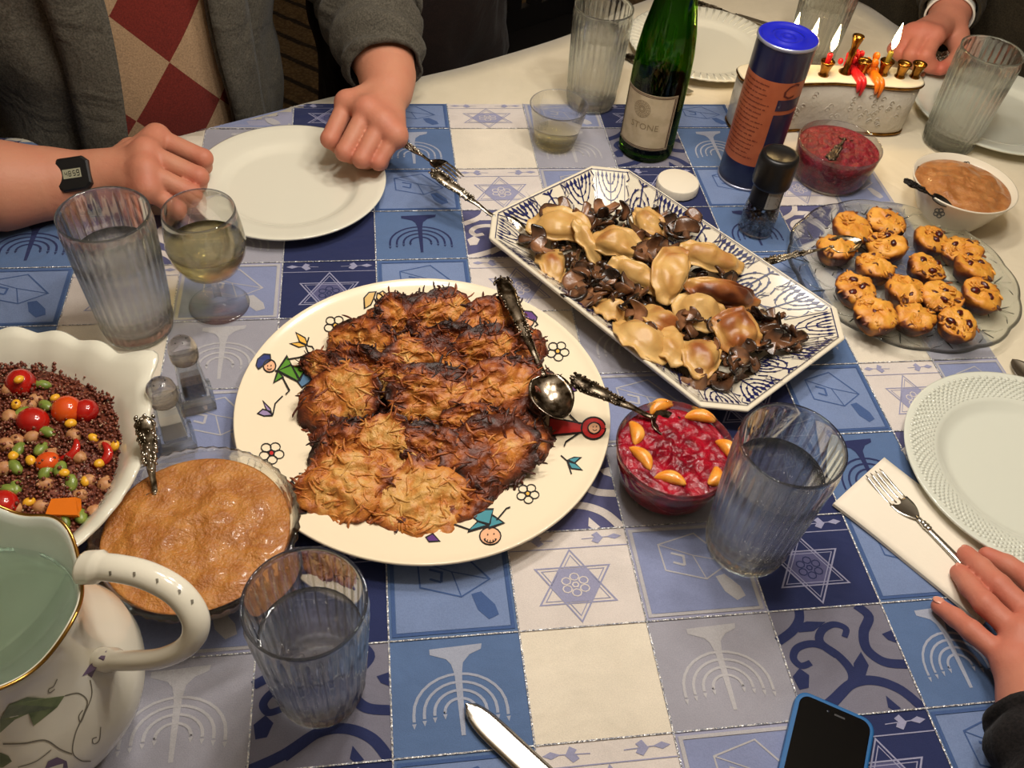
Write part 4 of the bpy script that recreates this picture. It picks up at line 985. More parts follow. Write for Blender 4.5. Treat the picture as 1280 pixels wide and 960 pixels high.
for i, x in enumerate(xs):
    y = .004 * math.sin(i * 1.7)
    cp = fix(MB().lathe([(r_ * 1.38, .072 + (z_ - .072) * 1.15) for r_, z_ in [(.0055, .0720), (.0060, .0735), (.0046, .0750), (.0050, .079), (.0068, .086), (.0080, .0885), (.0076, .0895), (.0062, .0870), (.0046, .082), (.001, .081)]], 20, cap0=True, cap1=True, c=(x, y, 0)).build('candle_cup', BRASS, men))
    if i in lit:
        cw = CW['yellow'] if i == 5 else CW[('blue', 'white', 'red')[i - 1]]; z1 = .082 + lit[i]
        MB().lathe([(.0040, .0815), (.0040, z1 - .001), (.0030, z1), (.001, z1 - .001)], 14, c=(x, y, 0), cap0=True, cap1=True).build('candle', cw, cp)
        MB().tube([(x, y, z1 - .001), (x + .0005, y, z1 + .004)], .0006, 6).build('wick', BLACK, cp)
        fl_ = fix(MB().lathe([(.0003, z1 + .003), (.0032, z1 + .007), (.0048, z1 + .013), (.0042, z1 + .020), (.0022, z1 + .029), (.0002, z1 + .038)], 12, c=(x, y, 0), cap0=True, cap1=True).build('flame', FL, cp))
        pl_ = bpy.data.lights.new('candle_flame_light', 'POINT'); po = bpy.data.objects.new('candle_flame_light', pl_); COL.objects.link(po); po.parent = men; po.location = (x, y, z1 + .05); pl_.energy = .10; pl_.color = (1, .66, .30); pl_.shadow_soft_size = .006
sx = mloc(1048, 90, .078)
sm = fix(MB().lathe([(.010, .072), (.0105, .074), (.005, .078), (.0045, .095), (.0062, .100), (.0048, .105), (.0062, .112), (.0090, .1215), (.0085, .1225), (.0065, .118), (.001, .114)], 20, c=(sx.x, .006, 0), cap0=True, cap1=True).build('helper_candle_cup', BRASS, men))
for nm, px, py, col, n_, seed in (('melted_wax', 1056, 88, 'red', 34, 2), ('melted_wax', 1079, 92, 'orange', 26, 5), ('melted_wax', 944, 101, 'orange', 8, 7)):
    p = mloc(px, py, .078); m_ = MB(); rr = random.Random(seed)
    for i in range(n_):
        q = rr.random(); m_.ball((p.x + rr.gauss(0, .0068), p.y - .008 + rr.gauss(0, .0052) - .005 * q, .0735 + min(.020, abs(rr.gauss(0, .0095))) * (1.0 if n_ > 10 else .4)), rr.uniform(.0036, .0062), 8, 5)
    for i in range(2 if n_ > 10 else 0):
        xx = p.x + (i - .5) * .006 + .003; fy = fronty(xx, .0045); m_.tube([(p.x, p.y - .008, .076), (xx, fy + .006, .0745), (xx, fy, .0725), (xx + .0005, fy - .0008, .066), (xx + .0005, fy - .0006, .061 - .004 * i)], [.006, .0055, .0046, .0034, .0016], 8)
    m_.build(nm, CW[col], men)

# ---- cutlery ------------------------------------------------------------------------------------
def frame(p0, p1, up=(0, 0, 1)):
    x = (p1 - p0).normalized(); y = Vector(up).cross(x).normalized(); z = x.cross(y)
    return Matrix(((x.x, y.x, z.x), (x.y, y.y, z.y), (x.z, y.z, z.z)))
def spoon_bowl(L0, L1, hw, dp, up=1):
    """bowl between x=L0 and L1, half width hw, depth dp"""
    mb = MB(); nu, nv_ = 17, 11
    def P_(s, t, off):
        x = lerp(L0, L1, s); ww = hw * (math.sin(PI * min(1, s * .94 + .06) ** .85) ** .6 if 0 < s < 1 else 0.0) + (.0012 if s < .03 else 0)
        yy = ww * t; z = -dp * (1 - t * t) * math.sin(PI * s) ** .7 * 1.0
        return (x, yy, up * (z + off) )
    mb.grid(lambda i, j: P_(i / (nu - 1), -1 + 2 * j / (nv_ - 1), .0006), nu, nv_); mb.grid(lambda i, j: P_(i / (nu - 1), -1 + 2 * j / (nv_ - 1), -.0006), nu, nv_)
    o = nu * nv_
    for i in range(nu - 1):
        mb.f.append([i * nv_, (i + 1) * nv_, o + (i + 1) * nv_, o + i * nv_]); mb.mi.append(0)
        mb.f.append([i * nv_ + nv_ - 1, (i + 1) * nv_ + nv_ - 1, o + (i + 1) * nv_ + nv_ - 1, o + i * nv_ + nv_ - 1]); mb.mi.append(0)
    return mb
def ornate_handle(L_, wd, frac=.62, seed=1):
    """shaft from the ornate end (x=0) to the neck (x=L_): scrolls, beads and a shell end"""
    rr = random.Random(seed); mb = MB(); n = 22
    pts = [(L_ * i / n, 0, .0006 * math.sin(i * .9)) for i in range(n + 1)]
    rad = []
    for i in range(n + 1):
        u = i / n; q = .55 + .45 * math.sin(min(1, u / .18) * PI * .5) if u < .18 else lerp(1.0, .34, min(1, (u - .18) / .6)); rad.append(wd * .5 * q * (.75 if u < .02 else 1))
    mb.tube(pts, rad, 10, True, .45)
    for i in range(46):
        u = (i / 46) * frac; r_ = wd * .5 * (1 if u < .2 else lerp(1, .5, (u - .2) / .6)); sg = 1 if i % 2 else -1
        x = u * L_; y = sg * r_ * rr.uniform(.55, .95); mb.ball((x, y, rr.uniform(.0004, .0020)), (rr.uniform(.0018, .003), rr.uniform(.0011, .0018), .0016), 7, 4, Matrix.Rotation(sg * .6, 3, 'Z'))
        if i % 3 == 0: mb.ball((x, rr.uniform(-.3, .3) * r_, .0024), (.0030, .0013, .0013), 7, 4)
    for a in range(-2, 3): mb.ball((.0015 + .002 * abs(a), wd * .2 * a, .001), (.0042, .0019, .0019), 8, 5, Matrix.Rotation(a * .35, 3, 'Z'))
    for u, r_ in ((frac + .05, .0032), (frac + .09, .0026), (.96, .0030), (.985, .0024)): mb.ball((u * L_, 0, .0003), (.0022, r_, r_ * .8), 8, 5)
    return mb
def spoon(label, p0, p1, bl=.055, hw=.019, dp=.008, wd=.019, seed=1, m=None, up=(0, 0, 1), flip=1, bend=0.0, cat='spoon', name='serving_spoon', group='silver serving spoons'):
    """p0 the ornate end of the handle, p1 the tip of the bowl (heights above the table)"""
    p0, p1 = Vector(p0), Vector(p1); M = frame(p0, p1, up); L_ = (p1 - p0).length
    t = thing(name, label, cat, p0, M.to_euler(), group)
    m = m or SILVER
    ornate_handle(L_ - bl + .004, wd, seed=seed).build('handle', m, t)
    fix(spoon_bowl(L_ - bl, L_, hw, dp, flip).build('bowl', m, t))
    return t
def fork(label, p0, p1, wd=.0155, head=.062, hw=.0115, ornate=True, up=(0, 0, 1), flip=1, seed=4, m=None, group=None):
    p0, p1 = Vector(p0), Vector(p1); M = frame(p0, p1, up); L_ = (p1 - p0).length
    t = thing('fork', label, 'fork', p0, M.to_euler(), group); m = m or SILVER
    if ornate: ornate_handle(L_ - head + .006, wd, seed=seed).build('handle', m, t)
    else:
        n = 14; mb = MB(); mb.tube([((L_ - head + .004) * i / n, 0, 0) for i in range(n + 1)], [lerp(.0062, .0030, (i / n) ** .6) for i in range(n + 1)], 10, True, .5)
        for u, r_ in ((.86, .0040), (.90, .0046), (.94, .0038)): mb.ball(((L_ - head) * u, 0, .0004), (.0034, r_, .0030), 9, 6)
        mb.build('handle', m, t)
    x0 = L_ - head; mb = MB(); n = 10
    cz = lambda u: flip * (-.004 * math.sin(PI * min(1, u * 1.05)))
    mb.grid(lambda i, j: (x0 + head * .42 * i / n, hw * (math.sin(min(1, i / n * 1.25) * PI / 2) ** .8 * .97 + .03) * (j / 4 - 1), cz(.42 * i / n) + .0007 - .0008 * (1 - (j / 4 - 1) ** 2)), n + 1, 9)
    sh_ = mb.build('shoulder', m, t); solid(sh_, .0014, 0)
    for k_ in range(4):
        y = hw * (-.84 + .56 * k_); MB().tube([(x0 + head * (.40 + .60 * i / 8), y * (1 - .06 * i / 8), cz(.40 + .60 * i / 8)) for i in range(9)], [.0017] * 6 + [.0015, .0012, .0005], 8, True, .7).build('tine', m, t)
    return t
DSIL = mat('tarnished_silver', (120, 108, 92), .28, 1.0, col2=(46, 38, 30), nscale=160, nlo=.42, nhi=.6)
spoon('ornate serving spoon lying on the right rim of the painted platter', at(626, 348, .066), at(704, 524, .052), bl=.060, hw=.0235, dp=.010, wd=.022, seed=1, m=mat('dark_silver', (160, 148, 132), .2, 1.0, col2=(70, 58, 44), nscale=120))
spoon('dark ornate spoon dipped in the cranberry sauce', at(714, 474, .080), at(868, 546, .049), bl=.048, hw=.017, dp=.006, wd=.020, seed=2, m=DSIL)
spoon('long ornate spoon propped on the left end of the serving dish', at(540, 214, .062), at(664, 305, .022), bl=.060, hw=.021, dp=.008, wd=.019, seed=3)
spoon('ornate teaspoon standing in the front bowl of applesauce', at(180, 521, .105), at(199, 655, .046), bl=.030, hw=.011, dp=.004, wd=.017, seed=5, up=(.3, -.9, .5), name='teaspoon')
spoon('ornate spoon resting among the cakes on the glass plate', at(946, 330, .030), at(1077, 300, .040), bl=.046, hw=.0165, dp=.006, wd=.013, seed=6)
spoon('dark spoon handle leaning over the left rim of the white bowl', at(1131, 226, .072), at(1190, 258, .056), bl=.030, hw=.011, dp=.004, wd=.012, seed=7, m=mat('black_iron', (40, 36, 34), .35, .8), name='teaspoon')
spoon('dark spoon poking toward us out of the red relish bowl', at(1037, 200, .085), at(1060, 168, .052), bl=.030, hw=.011, dp=.004, wd=.013, seed=8, m=DSIL, name='teaspoon')
fork('ornate silver fork held in the left hand of the man with the watch', at(492, 172, .045), at(574, 224, .046), wd=.014, head=.056, hw=.0110, flip=-1)
fork('plain steel fork lying on the paper napkin', at(1236, 738, .012), at(1091, 590, .012), ornate=False, head=.066, hw=.0125, m=STEEL)
fork('silver fork held by the man in dark olive at the far right', at(1185, 66, .040), at(1137, 100, .026), wd=.012, head=.045, hw=.009)
spoon('tip of a steel spoon cut off by the right edge beyond the basketweave plate', at(1390, 560, .006), at(1265, 449, .006), bl=.050, hw=.017, dp=.004, wd=.012, seed=15, m=STEEL, name='table_spoon', group=None)
kp0, kp1 = at(700, 990, .0055), at(583, 879, .0055); M = frame(kp0, kp1); L_ = (kp1 - kp0).length
kn = thing('table_knife', 'shiny steel table knife at the bottom edge, blade pointing to the painted platter', 'knife', kp0, M.to_euler())
mb = MB(); n = 18; bl_ = .115
def kb(i, j):
    u = i / n; x = L_ - bl_ + bl_ * u; hw = .0114 * (1 if u < .72 else math.sqrt(max(0, 1 - ((u - .72) / .28) ** 2)) ); c0 = .001 * math.sin(u * 2)
    return (x, c0 + hw * (j / 3 - 1) * (1.0 if j > 3 else .92), (.0010 if j in (2, 3, 4) else .0007) if 0 < j < 6 else 0)
mb.grid(kb, n + 1, 7); bo = fix(mb.build('blade', STEEL, kn)); solid(bo, .0016, 0)
MB().tube([(-.08, 0, .002), (-.06, 0, .002), (L_ - bl_ - .02, 0, .002), (L_ - bl_ + .004, 0, .001)], [.008, .0085, .0062, .004], 12, True, .55).build('handle', STEEL, kn)
for nm, lab, a, b, z in (('table_knife', 'dark silver knife handle sticking out beneath the fluted plate by the bottle', (783, 69), (850, 108), .006), ('table_knife', 'dark knife handle beyond the fluted plate at the top edge', (868, 3), (925, 20), .006)):
    p0, p1 = at(*a, z), at(*b, z); M = frame(p0, p1); t = thing(nm, lab, 'knife', p0, M.to_euler(), 'far knives')
    ornate_handle(.085, .016, seed=12).build('handle', DSIL, t); MB().box((.085 + .03, 0, 0), (.06, .013, .0012)).build('blade', STEEL, t)

# ---- napkin, phone --------------------------------------------------------------------------------
A_, B_, D_ = at(1040, 632, .003), at(1104, 574, .003), at(1226, 784, .003); C_ = B_ + (D_ - A_)
nap = thing('paper_napkin', 'folded white paper napkin under the fork at the right', 'napkin', (A_.x, A_.y, ZC))
PAPER = mat('napkin_paper', (232, 222, 204), .9, bump=.15, bscale=40, bdist=.004, sheen=.1)
for q, (z0, sh_) in enumerate(((.0003, 0), (.0018, .003), (.0032, .0015))):
    mb = MB()
    def P_(i, j, z0=z0, sh_=sh_):
        u, v = i / 12, j / 20; p = A_ + (B_ - A_) * (u * (1 - sh_ * 4)) + (D_ - A_) * (v * (1 - sh_ * 3)) - A_
        bulge = .003 * math.sin(PI * u) ** .7 * (.3 + .7 * math.sin(PI * min(1, v * 1.1))) * (q / 2) + .0006 * math.sin(v * 9 + u * 3)
        return (p.x + .004 * math.sin(PI * v) * (1 - u) * .8, p.y, z0 + bulge + .0006)
    mb.grid(P_, 13, 21); o = fix(mb.build('fold', PAPER, nap)); solid(o, .0007, 0)
TL, TR, BLp = at(996, 863, .008), at(1093, 905, .008), at(958, 968, .008)
wv_ = (TR - TL); ph_ = thing('smartphone', 'black smartphone in a blue case at the bottom right edge', 'phone', ((TL + TR) / 2).to_tuple()[:2] + (ZC,), (0, 0, math.atan2(wv_.y, wv_.x)))
def rrect(w_, h_, r_, z, n=6, y0=0):
    pts = []
    for cx_, cy_, a0 in ((w_ - r_, y0 - r_, 0), (-w_ + r_, y0 - r_, PI / 2), (-w_ + r_, y0 - h_ + r_, PI), (w_ - r_, y0 - h_ + r_, 1.5 * PI)):
        for i in range(n + 1): a = a0 - PI / 2 * (0) + (PI / 2) * i / n; pts.append((cx_ + r_ * math.cos(a), cy_ + r_ * math.sin(a), z))
    return pts
def slab(levels):
    m = MB(); al = levels; n = len(al[0]); m.add([v for r_ in al for v in r_], [(i * n + j, i * n + (j + 1) % n, (i + 1) * n + (j + 1) % n, (i + 1) * n + j) for i in range(len(al) - 1) for j in range(n)]); m.f += [list(range(n)), list(range((len(al) - 1) * n, len(al) * n))]; m.mi += [0, 0]; return m
w2 = wv_.length / 2; 
fix(slab([rrect(w2 - .001, .138, .010, 0), rrect(w2, .139, .011, .001, y0=.0005), rrect(w2, .139, .011, .0082, y0=.0005), rrect(w2 - .0012, .137, .010, .0088, y0=-.0006)]).build('case', mat('blue_case', (20, 92, 150), .4), ph_, smooth=False))
fix(slab([rrect(w2 - .0035, .132, .0085, .0084, y0=-.003), rrect(w2 - .0035, .132, .0085, .0094, y0=-.003), rrect(w2 - .0042, .131, .008, .0097, y0=-.0036)]).build('front_glass', mat('phone_glass', (5, 5, 6), .12, spec=.2), ph_, smooth=False))
MB().lathe([(.0012, .00972), (.001, .00985), (.0001, .00985)], 12, c=(-.006, -.009, 0), cap1=True).build('camera_dot', mat('lens', (30, 34, 48), .1), ph_)
MB().box((.004, -.0095, .0098), (.009, .0016, .0002)).build('speaker_slot', mat('slot_grey', (44, 44, 46), .5), ph_)
# ================================================================== food
def tone_mat(name, stops, rough=.5, nscale=90, namp=.35, bump=.5, bscale=300, bdist=.002, coat=.1, sss=0.0, rv=.18):
    """colour from the baked-in 'tone' of each point (0 burnt .. 1 pale), broken up by noise"""
    m = bpy.data.materials.new(name); m.use_nodes = True; nt = m.node_tree; N = nt.nodes.new; L = nt.links.new; b = nt.nodes['Principled BSDF']
    b.inputs['Roughness'].default_value = rough; b.inputs['Coat Weight'].default_value = coat; b.inputs['Coat Roughness'].default_value = .25
    if sss: b.inputs['Subsurface Weight'].default_value = sss; b.inputs['Subsurface Radius'].default_value = (1, .5, .2); b.inputs['Subsurface Scale'].default_value = .004
    at_ = N('ShaderNodeAttribute'); at_.attribute_name = 'tone'; tc = N('ShaderNodeTexCoord'); n = N('ShaderNodeTexNoise'); n.inputs['Scale'].default_value = nscale; n.inputs['Detail'].default_value = 5; L(tc.outputs['Object'], n.inputs[0])
    a = N('ShaderNodeMath'); a.operation = 'MULTIPLY_ADD'; a.inputs[1].default_value = namp * 2; a.inputs[2].default_value = -namp; L(n.outputs['Fac'], a.inputs[0])
    oi = N('ShaderNodeObjectInfo'); o2 = N('ShaderNodeMath'); o2.operation = 'MULTIPLY_ADD'; o2.inputs[1].default_value = rv * 2; o2.inputs[2].default_value = -rv; L(oi.outputs['Random'], o2.inputs[0])
    s1 = N('ShaderNodeMath'); L(a.outputs[0], s1.inputs[0]); L(o2.outputs[0], s1.inputs[1]); s2 = N('ShaderNodeMath'); L(s1.outputs[0], s2.inputs[0]); L(at_.outputs['Fac'], s2.inputs[1])
    r = N('ShaderNodeValToRGB'); e = r.color_ramp.elements; e[0].position = stops[0][0]; e[0].color = lin(stops[0][1]); e[1].position = stops[-1][0]; e[1].color = lin(stops[-1][1])
    for p, c in stops[1:-1]: k = e.new(p); k.color = lin(c)
    L(s2.outputs[0], r.inputs[0]); L(r.outputs[0], b.inputs['Base Color'])
    n2 = N('ShaderNodeTexNoise'); n2.inputs['Scale'].default_value = bscale; n2.inputs['Detail'].default_value = 4; L(tc.outputs['Object'], n2.inputs[0]); bp = N('ShaderNodeBump'); bp.inputs['Strength'].default_value = bump; bp.inputs['Distance'].default_value = bdist; L(n2.outputs['Fac'], bp.inputs['Height']); L(bp.outputs[0], b.inputs['Normal'])
    return m
def set_tone(me, vals):
    a = me.attributes.new('tone', 'FLOAT', 'POINT'); a.data.foreach_set('value', vals)
LATKE = tone_mat('latke', [(0, (40, 14, 6)), (.28, (96, 38, 12)), (.5, (150, 74, 24)), (.75, (196, 122, 48)), (1, (208, 158, 84))], rough=.5, nscale=110, namp=.42, bump=.7, bscale=330, coat=.06, rv=.10)
def latke_mesh(seed, bias=0.0, pale=False):
    rr = random.Random(seed); mb = MB(); tone = []; nr_, n = 18, 60
    def rad(a): return 1 + .11 * nv((math.cos(a), math.sin(a), 0), 1.3, seed) + .09 * nv((math.cos(a), math.sin(a), 3), 3.1, seed) + .05 * nv((math.cos(a), math.sin(a), 5), 8, seed)
    R0, T = .0410, .0062
    def surf(q, a, sg):
        x, y = R0 * rad(a) * q * math.cos(a), R0 * rad(a) * q * math.sin(a) * .86
        th = T * (1 - q ** 3.2 * .75)
        z = sg * th + .0055 * nv((x, y, sg), 42, seed) + .0040 * nv((x, y, sg), 110, seed) + .0016 * nv((x, y, sg), 240, seed) + .004 * nv((x, y, 9), 20, seed)
        return Vector((x, y, z))
    def tn(q, a, p):
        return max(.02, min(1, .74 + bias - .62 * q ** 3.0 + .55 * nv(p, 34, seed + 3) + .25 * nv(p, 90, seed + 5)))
    for sg in (1, -1):
        o = len(mb.v); vs = [surf(0, 0, sg)]; tone.append(tn(0, 0, vs[0]))
        for i in range(1, nr_ + 1):
            for j in range(n):
                a = 2 * PI * j / n; p = surf(i / nr_, a, sg); vs.append(p); tone.append(tn(i / nr_, a, p))
        fs = [(0, 1 + j, 1 + (j + 1) % n) for j in range(n)] + [(1 + i * n + j, 1 + (i + 1) * n + j, 1 + (i + 1) * n + (j + 1) % n, 1 + i * n + (j + 1) % n) for i in range(nr_ - 1) for j in range(n)]
        mb.add(vs, [f if sg > 0 else tuple(reversed(f)) for f in fs])
    o2 = 1 + nr_ * n
    for j in range(n):
        a, b = 1 + (nr_ - 1) * n + j, 1 + (nr_ - 1) * n + (j + 1) % n
        mb.f.append([a, o2 + a, o2 + b, b]); mb.mi.append(0)
    for i in range(110):                                       # shreds of potato lying on and sticking out of the cake
        edge = i > 90; a = rr.uniform(0, 2 * PI); q = rr.uniform(.86, .98) if edge else math.sqrt(rr.random()) * .93
        sg = 1 if rr.random() < .75 else -1; p = surf(q, a, sg); L_ = rr.uniform(.006, .013) if edge else rr.uniform(.007, .018); d = a + (rr.gauss(0, 1.2) if edge else rr.uniform(0, 2 * PI)); cur = rr.uniform(-1.2, 1.2)
        pts = []; x, y = p.x, p.y; lift = rr.uniform(-.0014, -.0002)
        for k_ in range(6):
            u = k_ / 5; x2, y2 = x, y; qq = math.hypot(x, y / .86) / (R0 * max(.5, rad(math.atan2(y / .86, x)))); aa = math.atan2(y / .86, x)
            zz = surf(min(1.0, qq), aa, sg).z + sg * (lift + .0006) if qq <= 1.0 else pts[-1].z + rr.uniform(-.0018, .0010)
            pts.append(Vector((x, y, zz))); d += cur / 5; x += math.cos(d) * L_ / 5; y += math.sin(d) * L_ / 5
        w_ = rr.uniform(.0008, .0015); k0 = len(mb.v); mb.tube(pts, [w_ * .5, w_, w_, w_, w_ * .9, w_ * .4], 5, True)
        tb_ = tn(min(1, q), a, p) + rr.uniform(-.10, .14); tone += [max(.02, min(1, tb_ - (.2 * ((v_ - k0) / 30) if edge else 0))) for v_ in range(k0, len(mb.v))]
    if pale:
        tone = [min(1, t * .62 + .33) for t in tone]
    me = mb.mesh('latke', LATKE); set_tone(me, tone); return me
LM = dict(g0=latke_mesh(1, .10), g1=latke_mesh(2, .02), g2=latke_mesh(3, .06), b0=latke_mesh(4, -.20), b1=latke_mesh(5, -.14), b2=latke_mesh(6, -.26), d0=latke_mesh(7, -.46), p0=latke_mesh(8, .16, True))  # d0: filler mesh for the gaps, their shade put into its colour
# photo x, y, height, tilt towards (degrees), azimuth of the tilt (0 = to the camera), long scale, short scale, spin, mesh, label
LAT = [
 (514, 522, .020, 8, 0, 1.15, .9, 10, 'd0', 'filler potato pancake, shade put into its dark colour, in the gap across the heap'),  # added filler, shadow under the row put into its dark tone
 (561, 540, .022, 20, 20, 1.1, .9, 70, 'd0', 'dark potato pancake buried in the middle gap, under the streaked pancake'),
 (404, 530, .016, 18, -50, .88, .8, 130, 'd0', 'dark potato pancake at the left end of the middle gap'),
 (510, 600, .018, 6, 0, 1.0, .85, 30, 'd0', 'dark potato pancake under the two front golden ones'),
 (467, 640, .014, 12, -20, .95, .75, 0, 'b0', 'ragged brown potato pancake sticking out at the near edge between the two golden ones'),
 (585, 625, .016, 22, 30, 1.15, .85, 20, 'b2', 'dark brown potato pancake at the near right, above the painted bald boy'),
 (655, 545, .020, 15, 60, 1.0, .9, 60, 'b2', 'dark potato pancake at the right end beside the painted red dress'),
 (646, 445, .030, 25, 60, 1.05, .9, 0, 'b2', 'dark potato pancake under the shaft of the serving spoon'),
 (472, 418, .024, 40, -35, 1.05, .85, 60, 'b1', 'olive-shadowed potato pancake in the back left hollow'),
 (516, 402, .030, 30, 15, 1.05, .8, 20, 'b0', 'dark brown potato pancake at the back, behind the upright one'),
 (452, 432, .036, 38, -40, 1.10, .85, 30, 'b1', 'orange-brown potato pancake slumping off the back left of the heap'),
 (455, 459, .040, 42, -25, .95, .60, 0, 'b0', 'thin-edged potato pancake just behind the left golden one'),
 (411, 464, .030, 50, -20, .85, .55, 0, 'g2', 'small tilted potato pancake at the left, nearest the boy in the green shirt'),
 (497, 404, .046, 56, 35, .82, .74, 100, 'b1', 'potato pancake standing nearly upright at the back of the heap'),
 (549, 395, .048, 44, 20, .95, .80, 20, 'g1', 'golden potato pancake at the far middle of the heap'),
 (608, 405, .040, 30, 25, 1.02, .85, 10, 'b1', 'large shaggy reddish-brown potato pancake at the far right'),
 (561, 428, .044, 40, 10, .85, .60, 0, 'b0', 'narrow brown potato pancake in the back row middle'),
 (604, 441, .052, 46, 0, .95, .80, 30, 'g1', 'golden curved potato pancake left of the serving spoon shaft'),
 (530, 456, .054, 40, 25, 1.10, .78, -25, 'g2', 'golden-topped potato pancake at the centre of the second row'),
 (497, 479, .050, 50, -10, .80, .55, 15, 'g2', 'small curled potato pancake in front of the second row'),
 (424, 502, .036, 34, -5, 1.18, 1.02, 40, 'g0', 'big golden potato pancake facing us at the left of the heap'),
 (538, 494, .046, 36, 10, 1.12, .92, 0, 'g1', 'golden-brown potato pancake in the very middle of the heap'),
 (618, 493, .044, 26, 15, 1.30, 1.05, 20, 'b1', 'largest reddish potato pancake, just left of the spoon bowl'),
 (668, 492, .032, 30, 50, .75, .75, 0, 'b0', 'brown potato pancake half under the spoon bowl'),
 (590, 530, .036, 28, 10, .85, .60, 0, 'b1', 'small orange-brown potato pancake at the right of the middle gap'),
 (430, 566, .030, 28, -15, .95, .80, 60, 'b1', 'reddish potato pancake behind the big pale one at the near left'),
 (481, 566, .038, 30, 0, .98, .92, 80, 'g0', 'golden potato pancake with a dark blister, middle left of the front row'),
 (546, 568, .036, 36, 15, .98, .78, -30, 'b1', 'streaky reddish potato pancake with long shreds in the front row'),
 (611, 566, .036, 24, 20, 1.32, 1.05, 0, 'b0', 'large dark brown potato pancake at the near right of the heap'),
 (430, 611, .030, 22, -5, 1.06, 1.02, 20, 'p0', 'largest pale golden potato pancake at the near left corner'),
 (528, 630, .024, 20, 10, 1.05, 1.25, 100, 'p0', 'pale yellow potato pancake hanging over the near edge with a pointed tip'),
]
used = set()
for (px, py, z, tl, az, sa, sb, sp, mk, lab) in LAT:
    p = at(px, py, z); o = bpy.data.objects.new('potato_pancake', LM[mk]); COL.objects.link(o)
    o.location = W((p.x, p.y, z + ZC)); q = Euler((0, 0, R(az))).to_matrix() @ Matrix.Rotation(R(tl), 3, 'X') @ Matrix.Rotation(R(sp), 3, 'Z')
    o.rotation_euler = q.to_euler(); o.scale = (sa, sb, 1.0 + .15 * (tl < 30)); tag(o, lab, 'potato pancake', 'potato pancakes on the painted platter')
mb = MB(); tone = []; rr = random.Random(3)
for (px, py) in ((372, 588), (600, 660), (668, 575), (690, 553), (655, 580), (432, 665), (428, 672), (545, 690), (505, 664), (372, 527), (385, 540), (700, 458), (672, 420), (470, 668), (490, 670), (640, 610), (392, 560), (560, 662)):
    p = at(px, py, .010); x, y = p.x, p.y; d = rr.uniform(0, 6.3); pts = []; dz = .0005 + .13 * max(0, math.hypot(x + .088, y - .617) - .105)
    for k_ in range(5): pts.append((x, y, TZ + ZC + .0085 + dz)); d += rr.uniform(-.6, .6); x += math.cos(d) * .003; y += math.sin(d) * .003
    mb.tube(pts, [.0005, .0009, .001, .0008, .0004], 5)
tone = [.35] * len(mb.v); me = mb.mesh('potato_crumbs', LATKE); set_tone(me, tone); o = bpy.data.objects.new('potato_crumbs', me); COL.objects.link(o)
tag(o, 'loose fried potato shreds scattered on the rim of the painted platter', 'crumbs', kind='stuff')

_taken = {}
def where(px, py, marks, head):
    """a label from what the piece lies beside"""
    ms = sorted(marks, key=lambda m: math.hypot(m[0] - px, (m[1] - py) * 1.3))
    for ring in range(3):
        for m in ms[:7]:
            dx, dy = px - m[0], (py - m[1]) * 1.3; dd = math.hypot(dx, dy)
            d8 = ('right of', 'in front of and right of', 'in front of', 'in front of and left of', 'left of', 'behind and left of', 'behind', 'behind and right of')[int(round(math.atan2(dy, dx) / (PI / 4))) % 8]
            pre = 'on' if dd < 7 else d8; l = head + ' ' + (('just ', 'farther ', 'well ')[ring] if pre != 'on' else '') + pre + ' the ' + m[2]
            if l not in _taken: _taken[l] = 1; return l
    return head
